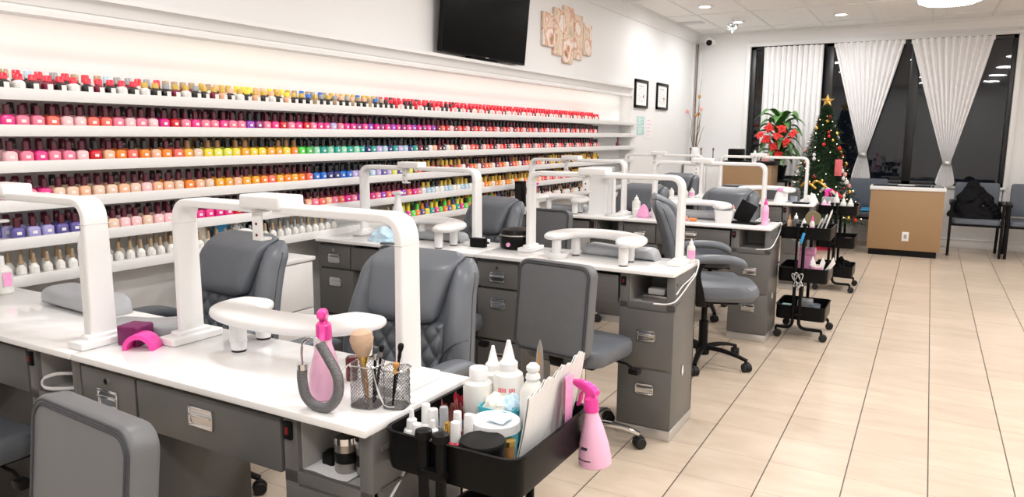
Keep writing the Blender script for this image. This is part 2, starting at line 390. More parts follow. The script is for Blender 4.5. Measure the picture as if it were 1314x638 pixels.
for y in (6.2, 3.9, 1.6, -.5):  # rows of unseen ceiling lights, added to light the room evenly
    for x in (-1.75, -.3, 1.2): SPOTS.append((x, y))
SPOTS += [(1.3, 8.2), (2.4, 6.2), (2.4, 3.2)]  # further unseen lights, added to brighten the right-hand side
for i, (x, y) in enumerate(SPOTS):
    area('downlight', (x, y, CZ-.03), .35, 25*K*(1.5 if x > 1 else 1))
    if i > 2: 
        e = dup(dl, (x, y, CZ-.004), label='unseen recessed ceiling light added out of frame')
# warm LED strip tucked behind the ledge moulding
area('niche_strip', (WX-.03, (NY+NE)/2, 1.855), .05, 17*K, (0, rad(32), 0), (1, .90, .80), sy=NE-NY-.1)
wd = bpy.data.worlds.new('night'); SC.world = wd; wd.use_nodes = True
wd.node_tree.nodes['Background'].inputs[0].default_value = (0.010, 0.012, 0.018, 1)
wd.node_tree.nodes['Background'].inputs[1].default_value = 0.6
# ------------------------------------------------------------------ wall shelves
SZ = [1.56, 1.42, 1.28, 1.13, 0.98, 0.83]
SW = ['top', 'second', 'third', 'fourth', 'fifth', 'lowest']
FX = -3.085
for z, wd_ in zip(SZ, SW):
    g = G().box((NX+.001, NY+.02, z-.018), (FX-.012, NE-.002, z)).box((FX-.014, NY+.02, z-.042), (FX, NE+.10 if z > 1.2 else NE+.02, z+.004), .003)
    o = obj('display_shelf', g, 'trim')
    tag(o, 'long white polish shelf on the left wall, %s' % ('topmost' if wd_ == 'top' else wd_ if wd_ == 'lowest' else wd_+' from the top'), 'shelf', 'white nail polish shelves')
# ------------------------------------------------------------------ nail polish
PC = {'pale pink': (.90, .55, .58), 'pink': (.86, .22, .34), 'hot pink': (.85, .05, .28), 'magenta': (.72, .02, .25), 'coral': (.88, .16, .12), 'red': (.62, .01, .02),
      'orange': (.90, .25, .03), 'peach': (.88, .48, .30), 'amber': (.88, .42, .04), 'yellow': (.90, .68, .05), 'lime yellow': (.75, .78, .10), 'nude beige': (.80, .58, .44),
      'green': (.08, .50, .08), 'teal': (.02, .38, .32), 'blue': (.02, .16, .62), 'navy': (.02, .03, .16), 'lilac': (.50, .42, .72), 'lavender': (.36, .34, .62), 'indigo': (.12, .10, .34),
      'plum': (.28, .03, .20), 'purple': (.32, .06, .50), 'wine': (.20, .01, .04), 'black': (.012, .012, .014), 'white': (.82, .82, .80), 'clear': (.72, .70, .66), 'pale blue': (.45, .62, .75),
      'gold': (.60, .40, .06), 'brown': (.24, .12, .05), 'tan': (.42, .30, .18), 'dark wine': (.075, .006, .018), 'bright red': (.80, .02, .05), 'grey': (.30, .32, .33), 'mint': (.30, .70, .48), 'neon green': (.10, .75, .10)}
PMAT = {}
def pm(c, cap=False):
    k = (c, cap)
    if k not in PMAT:
        PMAT[k] = mat(('cap_' if cap else 'polish_')+c.replace(' ', '_'), PC[c], .22, var=0, coat=.35)
    return PMAT[k]
M['plabel'] = mat('bottle_label', (.80, .78, .76), .5, var=.02)
def body_bm(kind):
    g = G()
    if kind == 'square':
        sc = [(.0215, .015, 0), (.0240, .0165, .003), (.0240, .0165, .031), (.0215, .015, .036), (.011, .010, .041), (.009, .009, .043)]
        g.loft([[(x, y, z) for x, y in ell(a, b, 16, .45)] for a, b, z in sc])
        g.box((.006, -.009, .0165), (.0, .009, .028)) if False else None
        g.box((-.0085, -.0172, .012), (.0085, -.0160, .024), mi=1)
    elif kind == 'round':
        g.lathe([(.0, 0), (.021, 0), (.0235, .006), (.0235, .030), (.021, .040), (.012, .047), (.010, .049)], 16)
        g.box((-.010, -.0250, .006), (.010, -.0225, .034), mi=1)
    else:
        sc = [(.0165, .0165, 0), (.018, .018, .003), (.018, .018, .028), (.012, .012, .036), (.0075, .0075, .042), (.007, .007, .044)]
        g.loft([[(x, y, z) for x, y in ell(a, b, 14, .8)] for a, b, z in sc])
        g.box((-.010, -.0192, .006), (.010, -.0176, .026), mi=1)
    return g
def cap_bm(kind):
    g = G()
    if kind == 'square': g.loft([[(x, y, z) for x, y in ell(a, a, 12, .7)] for a, z in ((.0105, .041), (.0125, .043), (.0115, .078), (.0085, .081))])
    elif kind == 'round': g.loft([[(x, y, z) for x, y in ell(a, a*.8, 12, .5)] for a, z in ((.011, .047), (.0145, .049), (.0135, .077), (.011, .080))])
    else: g.loft([[(x, y, z) for x, y in ell(a, a, 12, .9)] for a, z in ((.0085, .042), (.0095, .044), (.0065, .080), (.0045, .083))])
    return g
def mesh_of(g):
    me = bpy.data.meshes.new('polish'); g.bm.to_mesh(me); g.bm.free()
    for p in me.polygons: p.use_smooth = True
    me.set_sharp_from_angle(angle=rad(40)); return me
BASE = {k: (mesh_of(body_bm(k)), mesh_of(cap_bm(k))) for k in ('square', 'round', 'slim')}
MC = {}
def pmesh(kind, col, cap):
    k = (kind, col, cap)
    if k not in MC:
        me = BASE[kind][1 if cap else 0].copy(); me.name = ('cap_' if cap else 'bottle_')+col.replace(' ', '_')
        me.materials.append(pm(col, cap))
        if not cap: me.materials.append(M['plabel'])
        MC[k] = me
    return MC[k]
def ypx(px): return 3.12/math.tan(pan+math.atan((657-px)/F_PX))
BANDS = [   # per shelf: (from this pixel column of the photo, kind, body colours, cap colours)
 [(-40, 'round', ['black', 'white', 'black', 'wine'], ['bright red']), (185, 'round', ['black', 'black', 'wine', 'white'], ['gold', 'brown', 'grey', 'green', 'gold', 'bright red', 'tan']),
  (290, 'round', ['black', 'white', 'black', 'peach'], ['gold', 'gold', 'peach', 'yellow']), (390, 'round', ['black', 'tan', 'black'], ['blue', 'peach', 'gold', 'tan', 'grey']),
  (495, 'round', ['black', 'red', 'pale pink', 'black'], ['bright red', 'dark wine', 'bright red']), (590, 'round', ['pale pink', 'red', 'wine', 'white', 'coral'], ['bright red'])],
 [(-40, 'square', ['hot pink', 'pink'], ['dark wine']), (40, 'square', ['pale pink', 'pale pink', 'pink', 'coral'], ['dark wine']), (125, 'square', ['coral', 'coral', 'pink'], ['dark wine']), (160, 'square', ['pink', 'pale pink'], ['dark wine']),
  (205, 'square', ['magenta', 'red'], ['dark wine']), (240, 'square', ['hot pink', 'pink', 'pink'], ['dark wine']), (315, 'square', ['plum', 'purple'], ['dark wine', 'black']), (345, 'square', ['hot pink', 'red', 'pink'], ['dark wine']),
  (400, 'square', ['lilac', 'pink', 'magenta', 'hot pink'], ['dark wine']), (450, 'square', ['plum', 'hot pink', 'purple', 'magenta'], ['dark wine', 'black']), (560, 'square', ['coral', 'red', 'pale pink', 'wine'], ['black', 'dark wine'])],
 [(-40, 'square', ['pale pink', 'pale pink', 'pink'], ['dark wine']), (28, 'square', ['pink', 'pink', 'hot pink'], ['dark wine']), (98, 'square', ['red', 'black', 'pale pink'], ['black', 'dark wine']), (142, 'square', ['orange', 'coral', 'orange', 'peach'], ['dark wine', 'black']),
  (235, 'square', ['amber', 'nude beige'], ['brown', 'black']), (258, 'square', ['lime yellow', 'yellow', 'lime yellow'], ['black', 'brown']), (300, 'square', ['yellow', 'yellow', 'amber'], ['brown', 'black']), (350, 'square', ['amber', 'yellow', 'orange'], ['brown', 'black']),
  (385, 'square', ['green', 'neon green'], ['black']), (405, 'square', ['teal', 'mint', 'teal', 'mint'], ['black']), (470, 'square', ['pale blue', 'navy', 'teal', 'lilac'], ['black']), (540, 'square', ['black', 'white', 'peach', 'wine'], ['black', 'dark wine']), (600, 'square', ['red', 'black', 'pale pink', 'coral'], ['black', 'dark wine'])],
 [(-40, 'square', ['hot pink', 'pink'], ['dark wine']), (75, 'square', ['nude beige', 'nude beige', 'peach'], ['dark wine']), (180, 'square', ['pale pink', 'peach'], ['dark wine']), (215, 'square', ['peach', 'nude beige', 'orange'], ['dark wine']), (270, 'square', ['amber', 'peach', 'amber'], ['dark wine']),
  (335, 'square', ['orange', 'amber', 'orange', 'coral', 'amber'], ['dark wine']), (402, 'square', ['navy', 'blue', 'blue', 'navy'], ['black']), (455, 'square', ['lilac', 'lavender', 'pale blue', 'lilac'], ['black']), (490, 'square', ['lime yellow', 'indigo', 'lilac'], ['black']),
  (530, 'square', ['wine', 'brown', 'coral'], ['gold', 'gold', 'brown']), (590, 'square', ['orange', 'white', 'wine', 'coral'], ['brown', 'dark wine', 'black']), (700, 'square', ['amber', 'gold', 'black'], ['gold', 'brown'])],
 [(-40, 'square', ['indigo', 'lavender', 'lavender', 'indigo'], ['dark wine']), (112, 'square', ['pale pink', 'nude beige', 'pale pink'], ['dark wine']), (225, 'square', ['hot pink', 'magenta'], ['dark wine']), (300, 'square', ['wine', 'red', 'plum'], ['dark wine']),
  (390, 'square', ['coral', 'peach', 'pink'], ['dark wine']), (440, 'square', ['purple', 'coral', 'magenta', 'pink'], ['dark wine']), (540, 'square', ['white', 'pale blue', 'pale blue', 'white'], ['gold', 'gold', 'black']), (610, 'square', ['orange', 'amber', 'white'], ['gold', 'gold', 'brown']), (690, 'square', ['coral', 'red', 'pale pink'], ['dark wine', 'gold'])],
 [(-40, 'slim', ['clear', 'white', 'clear'], ['tan']), (300, 'slim', ['clear', 'white'], ['tan', 'grey']), (512, 'square', ['hot pink', 'neon green', 'orange', 'indigo', 'yellow', 'teal'], ['yellow', 'black', 'neon green', 'orange', 'indigo', 'lime yellow']), (640, 'slim', ['white', 'black', 'peach', 'white'], ['black', 'tan', 'dark wine'])]]
def ordw(n):
    s = {1: 'first', 2: 'second', 3: 'third', 4: 'fourth', 5: 'fifth', 6: 'sixth', 7: 'seventh', 8: 'eighth', 9: 'ninth', 10: 'tenth', 11: 'eleventh', 12: 'twelfth'}
    if n in s: return s[n]
    return '%d%s' % (n, {1: 'st', 2: 'nd', 3: 'rd'}.get(n % 10, 'th') if n % 100 not in (11, 12, 13) else 'th')
rest = []            # beyond the individual bottles: (kind, body, cap, matrix)
n_ind = 0
LIM = [4.30, 4.25, 4.25, 4.25, 4.1, 2.75]
for s in range(6):
    y = 1.555; idx = 0; k = 0; z = SZ[s] + .0002
    while y < 7.42:
        band = [b for b in BANDS[s] if ypx(b[0]) <= y][-1]
        kind = band[1]; bc = band[2][k % len(band[2])]; cc = band[3][(k*7//3) % len(band[3])]
        if kind == 'square' and s == 5: cc = band[3][k % len(band[3])]
        st = {'square': .056, 'round': .053, 'slim': .052}[kind]
        if not (s == 5 and 3.35 < y < 3.85):
            x = FX - .042 + random.uniform(-.003, .003)
            mx = T(x, y, z, rz=90+random.uniform(-7, 7)) @ Matrix.Diagonal((1, 1, 1 if s else .76, 1))
            idx += 1
            if y < LIM[s]:
                n_ind += 1
                o = bpy.data.objects.new('nail_polish_bottle', pmesh(kind, bc, False)); COL.objects.link(o); o.matrix_world = mx
                c = bpy.data.objects.new('cap', pmesh(kind, cc, True)); COL.objects.link(c); c.parent = o
                loc = '%s from the left, %s shelf' % (ordw(idx), SW[s])
                tag(o, '%s %s bottle with %s cap, %s' % (bc, 'polish' if s else 'gel', cc, loc), 'nail polish', 'nail polish bottles on the %s shelf' % SW[s])
            else: rest.append((kind, bc, cc, mx))
        y += st*random.uniform(.96, 1.06); k += 1
for s in range(6):           # the row behind, a touch taller
    y = 1.45; k = 0
    while y < 7.40:
        band = [b for b in BANDS[s] if ypx(b[0]) <= y][-1]
        if not (s == 5 and 3.35 < y < 3.85):
            kind = band[1]; cc = band[3][(k*5//3) % len(band[3])]
            if s in (1, 2, 3, 4) and random.random() < .55: cc = 'black' if y > 2.2 else random.choice(['dark wine', 'black'])
            if s == 0: cc = random.choice(['bright red', 'bright red', 'grey', 'tan', 'pale blue'] if y < 2.3 else band[3])
            rest.append((kind, band[2][(k//2) % len(band[2])], cc, T(FX-.096+random.uniform(-.008, .008), y, SZ[s]+.0002, rz=90+random.uniform(-12, 12)) @ Matrix.Diagonal((1, 1, 1.13 if s else .98, 1))))
        y += random.uniform(.040, .052); k += 1
M2 = []; g = G(); cache = {}
t = bmesh.new(); vs = []
verts, faces, fm = [], [], []
for kind, bc, cc, mx in rest:
    for cap, col in ((0, bc), (1, cc)):
        me = BASE[kind][cap]; off = len(verts); m = pm(col, bool(cap))
        if m not in M2: M2.append(m)
        mi = M2.index(m)
        verts += [mx @ v.co for v in me.vertices]
        for p in me.polygons: faces.append([off+i for i in p.vertices]); fm.append(mi if p.material_index == 0 else -1)
M2.append(M['plabel'])
me = bpy.data.meshes.new('nail_polish_stock'); me.from_pydata(verts, [], faces)
for m in M2: me.materials.append(m)
for p, i in zip(me.polygons, fm): p.material_index = i if i >= 0 else len(M2)-1; p.use_smooth = True
me.set_sharp_from_angle(angle=rad(40))
o = bpy.data.objects.new('nail_polish_stock', me); COL.objects.link(o); o['kind'] = 'stuff'
tag(o, 'remaining polish bottles of many colours, far along the shelves and behind the front row', 'nail polish')
print('bottles individual', n_ind, 'rest', len(rest))
# a lone dark bottle at the end of the third shelf
o = obj('perfume_bottle', G().lathe([(0, 0), (.022, 0), (.024, .03), (.012, .045), (.009, .05), (.009, .075), (.012, .077), (.012, .10), (0, .102)], 14), 'brownfoil', loc=(FX-.05, 8.02, SZ[2]))
tag(o, 'lone dark bottle at the far end of the third polish shelf', 'bottle')
ob = obj('outlet_box', G().box((0, 0, 0), (.03, .09, .07), .004), 'hook', loc=(NX, 3.72, 1.0)); tag(ob, 'small grey outlet box on the wall between the fourth and fifth shelves', 'outlet')

# ------------------------------------------------------------------ nail desks
def handle(g, x, z, y, mi=0):
    w, h, d = .088, .052, .012
    g.box((x-w/2, y-.004, z+h/2-.008), (x+w/2, y+.004, z+h/2), .001, mi=mi).box((x-w/2, y-.004, z-h/2), (x+w/2, y+.004, z-h/2+.006), .001, mi=mi)
    g.box((x-w/2, y-.004, z-h/2), (x-w/2+.006, y+.004, z+h/2), .001, mi=mi).box((x+w/2-.006, y-.004, z-h/2), (x+w/2, y+.004, z+h/2), .001, mi=mi)
    g.grid(lambda u, v: (x-w/2+.004+(w-.008)*u, y-.0005-.0042*sin(PI*v)**2*(1 if v > .5 else .4), z-h/2+.004+(h-.008)*v), 2, 12, mi=mi)
    g.box((x-w/2+.004, y-.0085, z+.002), (x+w/2-.004, y, z+.008), .0015, mi=mi)
    return g
def make_desk(W, D, label, loc):
    t = thing('nail_desk', label, 'nail table', loc, 0, 'white-topped nail tables')
    s = W-1.05
    ZT = .795
    obj('tabletop', G().box((0, 0, ZT-.019), (W-.002, D, ZT), .004), 'top', t)
    yb = D-.03
    obj('drawer_pedestal', G().box((.004, .044, .05), (.262, yb, .776), .002).box((.012, .06, 0), (.252, yb-.01, .052)), 'desk', t)
    obj('drawer_rail', G().box((.262, .06, .762), (.80+s, yb, .776)).box((.262, yb-.02, .60), (.80+s, yb, .776)), 'desk', t)
    x0 = .785+s
    g = G()
    g.box((x0, .026, .05), (x0+.042, yb, .776), .002).box((W-.042, .026, .05), (W-.004, yb, .776), .002).box((x0, yb-.012, .05), (W-.004, yb, .776))
    g.box((x0, .03, .05), (W-.005, yb-.002, .612)).box((x0+.03, .026, .768), (W-.03, yb, .776)).box((x0, .026, .612), (W-.004, .04, .642), .001)
    g.box((W-.0045, .05, .73), (W+.0015, yb-.02, .742), .001).box((W-.0045, .05, .64), (W+.0015, yb-.02, .646), .001)
    obj('cubby_pedestal', g, 'desk', t)
    g = G().box((x0+.043, .04, .628), (W-.043, yb-.013, .641)).box((x0+.042, .04, .64), (x0+.0445, yb-.013, .768)).box((W-.0445, .04, .64), (W-.042, yb-.013, .768)).box((x0+.043, yb-.016, .64), (W-.043, yb-.013, .768))
    obj('cubby', g, 'deskin', t)
    obj('kickplate', G().box((x0-.002, .022, 0), (W-.001, yb+.002, .05), .002), 'silver', t); obj('kickplate', G().box((.01, .05, 0), (.256, yb+.002, .05), .002), 'silver', t)
    sw = obj('power_switch', G().box((x0+.006, .018, .715), (x0+.03, .03, .757), .002).box((x0+.013, .016, .727), (x0+.023, .022, .745), .002, mi=1), ['black', 'red'], t)
    def drawer(nm, xa, xb, za, zb, hx=None, hz=None, deep=.0, lock=False):
        g = G().box((xa, .024, za), (xb, .046, zb), .0025)
        if deep: g.box((xa+.015, .045, za+.012), (xb-.015, .045+deep, zb-.012))
        d = obj(nm, g, 'desk', t)
        obj('handle', handle(G(), hx, hz, .0225), 'chrome', d)
        if lock: obj('lock', G().cyl((lock[0], .026, lock[1]), (lock[0], .018, lock[1]), .010, .009).box((lock[0]-.0015, .0165, lock[1]-.005), (lock[0]+.0015, .0185, lock[1]+.005), mi=1), ['chrome', 'black'], d)
    drawer('drawer', .004, .243, .628, .757, .125, .682, lock=(.125, .732))
    drawer('drawer', .004, .262, .354, .616, .13, .545)
    drawer('drawer', .004, .262, .052, .344, .13, .26)
    drawer('wide_drawer', .252, .775+s, .626, .757, .505+s/2, .705, deep=.28)
    drawer('drawer', x0+.006, W-.008, .336, .606, x0+.135, .49)
    drawer('drawer', x0+.006, W-.008, .053, .326, x0+.135, .235)
    obj('cable_grommet', G().lathe([(.0, 0), (.014, 0), (.016, .003), (.010, .004), (.009, .001)], 16, mx=T(W-.003, .19, .30, ry=90) @ Matrix.Diagonal((1.6, .9, 1, 1))), 'white', t)
    return t
d0 = make_desk(1.05, .40, 'nearest nail table, with brush pot and white hand rest on it', (-2.015, 1.105, 0))
dup(d0, (-3.067, 1.105, 0), label='nail table at the left edge, joined to the nearest one, a grey cushion on it')
dup(d0, (-1.99, 3.14, 0), label='nail table behind the square stool in the second row, nearest the aisle')
make_desk(1.10, .40, 'second row nail table against the polish shelves, below the white funnel bottle', (-3.092, 3.14, 0))
dup(d0, (-1.93, 5.08, 0), label='third row nail table with a white bowl on it, beside the trolley')
dup(d0, (-2.982, 5.08, 0), label='third row nail table with the tall white box, by the shelves')
dup(d0, (-1.92, 7.05, 0), label='farthest row nail table nearest the aisle, in front of the tan counter')
dup(d0, (-2.972, 7.05, 0), label='farthest row nail table at the end of the polish shelves')

# ------------------------------------------------------------------ arch lamps
def make_lamp():
    t = thing('arch_lamp', '', 'table lamp', (0, 0, 0), 0, 'white arch lamps over the tables')
    L, Ht = .80, .425
    sec = [(x, y) for x, y in rrect(.023, .078, .006, 3)]
    for sgn in (-1, 1):
        end = .085 if sgn < 0 else .02
        P = fillet([(sgn*L/2, 0, .012), (sgn*L/2, 0, Ht-.016), (end*-1 if sgn < 0 else -.005, 0, Ht-.016)], .055, 8)
        sc = [(1.0, 1.0 - .10*min(1, p.z/Ht)) for p in P]
        obj('lamp_arm', G().sweep(P, sec, (0, 1, 0), sc), 'white', t)
        obj('corner_joint', G().box((sgn*L/2-.0122, -.0385, Ht-.078), (sgn*L/2+.0122, .0385, Ht-.0765), .001), 'hook', t)
        g = G().box((sgn*L/2-.036, -.085, 0), (sgn*L/2+.036, .085, .022), .005, 3).box((sgn*L/2-.020, -.055, .018), (sgn*L/2+.020, .055, .034), .005, 3)
        obj('base', g, 'white', t)
        obj('led_strip', G().box((sgn*.07, -.018, Ht-.0295), (sgn*(L/2-.08), .018, Ht-.0255)), 'hook', t)
    obj('hinge_box', G().box((-.118, -.045, Ht-.016), (.03, .045, Ht+.020), .007, 3).box((-.075, -.037, Ht-.004), (-.03, -.0345, Ht+.002), mi=1), ['white', 'hook'], t)
    cl = obj('phone_clip', G().box((-.105, -.016, Ht-.105), (-.068, -.008, Ht-.022), .004).box((-.105, -.016, Ht-.105), (-.068, .02, Ht-.097), .003), 'white', t)
    obj('screw', G().cyl((-.087, -.017, Ht-.06), (-.087, -.0155, Ht-.06), .004).cyl((-.087, -.017, Ht-.09), (-.087, -.0155, Ht-.09), .004), 'red', cl)
    return t
ZT = .7952
lp = make_lamp(); lp.location = (-1.457, 1.372, ZT); lp['label'] = 'large white arch lamp standing on the nearest table, above the hand rest'
for (x, y, rz, lab) in ((-2.44, 1.21, 1, 'white arch lamp cut off by the left edge of the photo'),
                        (-2.555, 3.43, 0, 'white arch lamp on the second row table by the shelves, over the funnel bottle'),
                        (-1.40, 3.40, 0, 'white arch lamp over the second row table behind the square stool'),
                        (-2.42, 5.33, 0, 'white arch lamp on the third row table, behind the tall white box'),
                        (-1.40, 5.40, 0, 'white arch lamp over the third row table with the white bowl'),
                        (-2.37, 7.34, 0, 'white arch lamp on the farthest row by the end of the shelves'),
                        (-1.39, 7.38, 0, 'white arch lamp on the farthest row, in front of the plants')):
    dup(lp, (x, y, ZT), rz, lab)
# the curved white panel standing against the left lamp's post
o = obj('dust_shield', G().loft([[(x, y, z) for x, y in ell(.016, .035*k, 16, .6)] for z, k in ((0, .9), (.02, 1), (.27, 1), (.30, .9), (.318, .6), (.322, .2))]), 'white', loc=(-2.105, 1.24, ZT)); tag(o, 'rounded white panel standing against the lamp post at the left', 'panel')

# ------------------------------------------------------------------ chairs
def star_base(t, legmat, colmat, R=.29, zc=.075, dome=False):
    obj('gas_column', G().cyl((0, 0, .09), (0, 0, .26), .028).cyl((0, 0, .26), (0, 0, .43), .018), colmat, t)
    obj('base_hub', G().lathe([(0, .055), (.04, .055), (.045, .09), (.034, .115), (0, .118)], 18), legmat, t)
    for k in range(5):
        a = 2*PI*k/5 + .35
        c, s = cos(a), sin(a)
        P = catmull([(.03*c, .03*s, .098), (.13*c, .13*s, .097), (.22*c, .22*s, .084), (R*c, R*s, .066)], 5)
        n = len(P)
        sc = [(1-.35*i/(n-1)) for i in range(n)]
        lg = obj('base_leg', G().sweep(P, ell(.013, .021, 12, .7), (-s, c, 0), sc), legmat, t)
        g = G()
        q = T(R*c, R*s, 0, rz=math.degrees(a)+35*(-1)**k)
        for e in (-1, 1):
            g.lathe([(0, -.008), (.022, -.008), (.026, -.004), (.026, .006), (.020, .009), (0, .009)], 16, mx=q @ T(0, e*.017, .0262, rx=90*e))
        g.box((-.012, -.012, .022), (.012, .012, .06), .004, mx=q)
        g.lathe([(.027, -.008), (.029, 0), (.027, .008)], 16, mx=q @ T(0, 0, .030, rx=90))
        obj('caster', g, 'rubber', lg)
def sstep(x, a, b):
    t = min(1, max(0, (x-a)/(b-a))); return t*t*(3-2*t)
def make_exec(base='black', back=None):
    t = thing('executive_chair', '', 'chair', (0, 0, 0), 0, 'grey quilted salon chairs')
    star_base(t, base, base if base == 'chrome' else 'black')
    g = G()
    for z, k in ((0, 0),): pass
    rings = []
    for z, k, dx in ((.425, .80, 0), (.43, .93, 0), (.455, 1.0, 0), (.49, 1.0, 0), (.513, .95, 0), (.522, .84, 0)):
        rings.append([(x*k, y*k - .03, z + (.012*(1-(x/.27)**2) if z > .48 else 0) - (.02 if y < -.2 and z > .48 else 0)) for x, y in ell(.275, .27, 36, .55)])
    obj('seat', g.loft(rings), 'leather', t)
    obj('seat_pan', G().box((-.16, -.18, .395), (.16, .16, .432), .012), 'black', t)
    obj('tilt_lever', G().tube([(.12, -.05, .405), (.24, -.06, .40), (.29, -.06, .395)], .007).box((.27, -.08, .388), (.33, -.045, .402), .005), 'black', t)
    Hb = .535
    def half(v):
        w = .250 + .020*sin(PI*min(1, v*1.25)) - .012*v
        if v > .86: w *= 1 - .16*((v-.86)/.14)**2
        if v < .12: w *= 1 - .12*((.12-v)/.12)**2
        return w
    def lean(v): return .215 + .085*v + .03*v*v - .035*sin(PI*v)
    def bol(u): return .050*sstep(abs(u), .58, .84)
    rings = []
    nv = 26
    for j in range(nv+1):
        v = j/nv; k = max(.02, (1-abs(2*v-1)**9))**.5; w = half(v); r = []
        for i in range(48):
            a = 2*PI*i/48; c, s = cos(a), sin(a)
            x = math.copysign(abs(c)**.62, c); yy = math.copysign(abs(s)**.62, s)
            y = lean(v) + (yy*k*(.045+bol(x)*1.0) if yy < 0 else yy*k*.042)
            r.append((x*w, y, .46+v*Hb))
        rings.append(r)
    br = obj('backrest', G().loft(rings), 'leather', t, ang=60)
    def fy(u, v): return lean(v) - .045 - bol(u)
    # side seams
    for sg in (-1, 1):
        g = G()
        P = catmull([(sg*half(.28)*.60, fy(.60, .28)-.003, .46+.28*Hb), (sg*half(.40)*.70, fy(.72, .40)-.001, .46+.40*Hb), (sg*half(.49)*.86, lean(.49)-.075, .46+.49*Hb), (sg*half(.51)*.985, lean(.51)-.035, .46+.51*Hb)], 8)
        g.tube(P, .0028, 6)
        P = [(sg*half(v)*.995, lean(v)-.018, .46+v*Hb) for v in [.06+.86*i/20 for i in range(21)]]
        g.tube(P, .0025, 6)
        obj('seam_piping', g, 'seam', br)
    def quilt(a, b):
        u = -.66+1.32*a; v = .03+.57*b; w = half(v)
        x = u*w; z = .46+v*Hb
        p, q = x/.062, (z-.46)/.082
        h = (abs(sin(PI*(p+q)/1))*abs(sin(PI*(p-q)/1)))**.45
        e = min(sstep(a, 0, .05), sstep(1-a, 0, .05), sstep(b, 0, .05), sstep(1-b, 0, .04))
        return (x, lean(v)-.045 - bol(u)*.9 - e*(.010+.016*h), z)
    obj('quilted_panel', G().grid(quilt, 84, 64), 'leather', t, ang=80)
    rings = []
    for j in range(17):
        v = j/16; vv = .58 + .46*v; w = (.136 + .046*v) * (1 - .5*max(0, (.10-v)/.10)**2 - .25*max(0, (v-.93)/.07)**2)
        k = max(.03, 1-abs(2*v-1)**5)**.5
        yc = lean(min(vv, 1)) - .062 + (.055*sstep(v, .80, 1))
        rings.append([(x, yc + y*k*(.046 if y < 0 else .05)/.05, .46+vv*Hb - (.010 if False else 0)) for x, y in ell(w, .05, 32, .55)])
    obj('headrest_pillow', G().loft(rings), 'leather', t, ang=70)
    for sg in (-1, 1):
        P = catmull([(sg*.285, .16, .655), (sg*.295, .06, .680), (sg*.295, -.06, .682), (sg*.288, -.14, .668), (sg*.280, -.18, .642)], 7)
        n = len(P)
        arm = obj('armrest', G().sweep(P, ell(.024, .044, 20, .8), (1, 0, 0), [(.45+.55*min(1, sin(PI*(.1+.8*i/(n-1)))*1.5), .55+.45*min(1, sin(PI*(.06+.88*i/(n-1)))*2.0)) for i in range(n)]), 'leather', t)
        P = catmull([(sg*.17, .05, .41), (sg*.27, .06, .415), (sg*.31, .08, .50), (sg*.305, .10, .60), (sg*.29, .06, .665)], 6)
        obj('armrest_bracket', G().sweep(P, ell(.011, .030, 12, .6), (0, 1, 0)), 'black', arm)
    obj('back_bracket', G().box((-.06, .13, .40), (.06, .30, .425), .008).box((-.05, .262, .40), (.05, .285, .66), .008), 'black', t)
    return t
ex = make_exec(); ex.location = (-1.555, 1.81, 0); ex.rotation_euler[2] = rad(2); ex.scale = (1, 1, .975)
ex['label'] = 'large grey quilted chair facing the nearest table, right of the white cabinet'
dup(ex, (-2.46, 1.79, 0), -3, 'grey quilted chair behind the pink bottle table, left of the white cabinet')
dup(ex, (-2.56, 3.92, 0), -14, 'grey quilted chair behind the black wax pot on the second row')
c4 = dup(ex, (-1.14, 4.46, 0), 112, 'grey armchair seen from the side, turned towards the aisle'); c4.scale = (1, 1, 1.03)
dup(ex, (-1.45, 5.78, 0), -14, 'grey chair facing the table with the white bowl')
dup(ex, (-2.18, 5.80, 0), -10, 'grey chair behind the third row table, by the brushes and spray bottle')
dup(ex, (-2.46, 7.80, 0), -8, 'farthest grey salon chair, behind the last lamp by the shelves')


def make_stool():
    t = thing('technician_stool', '', 'chair', (0, 0, 0), 0, 'square-backed grey work stools')
    star_base(t, 'chrome', 'chrome', R=.27)
    g = G()
    rings = [[(x*k, y*k, z) for x, y in [(q_, w_-.03) for q_, w_ in rrect(.40, .36, .07, 6)]] for z, k in ((.42, .86), (.425, .96), (.44, 1), (.475, 1), (.49, .97), (.498, .88))]
    obj('seat', g.loft(rings), 'leather', t)
    obj('seat_pan', G().box((-.14, -.14, .395), (.14, .14, .422), .01), 'black', t)
    obj('height_lever', G().tube([(.10, .04, .405), (.20, .05, .395), (.24, .05, .375)], .006).box((.215, .03, .355), (.265, .07, .383), .008), 'black', t)
    # backrest: rear face towards -y
    mx = T(0, -.235, .672, rx=84)
    b = G().prism(rrect(.375, .40, .05, 7), -.030, .030, .012, 4, mx=mx)
    bk = obj('backrest', b, 'leather_back', t, ang=50)
    g = G()
    P = [(x, y, .0305) for x, y in rrect(.342, .367, .040, 7)]; g.tube(P, .0038, 8, closed=True, mx=mx)
    P = [(x, y, .0285) for x, y in rrect(.358, .383, .045, 7)]; g.tube(P, .003, 8, closed=True, mx=mx)
    obj('piping', g, 'seam', bk)
    obj('back_bracket', G().sweep(catmull([(0, .08, .405), (0, -.16, .405), (0, -.215, .44), (0, -.205, .60)], 6), rrect(.012, .07, .004, 2), (1, 0, 0)), 'black', t)
    return t
st = make_stool(); st.location = (-1.362, 1.005, 0); st.rotation_euler[2] = rad(-4)
st['label'] = 'grey square-backed stool in the foreground, pushed against the nearest table'
dup(st, (-1.305, 2.98, 0), -8, 'grey square-backed stool with chrome base at the second row table')
dup(st, (-2.50, 1.02, 0), 0, 'grey stool seat cut off by the left edge of the photo')
dup(st, (-2.36, 4.98, 0), -4, 'grey square-backed stool at the third row table with the tall white box')
dup(st, (-1.36, 8.0, 0), 176, 'grey square-backed stool behind the farthest row table, in front of the tree')
dup(st, (-1.85, 8.1, 0), 172, 'grey square-backed stool behind the farthest row, in front of the tall tan counter')
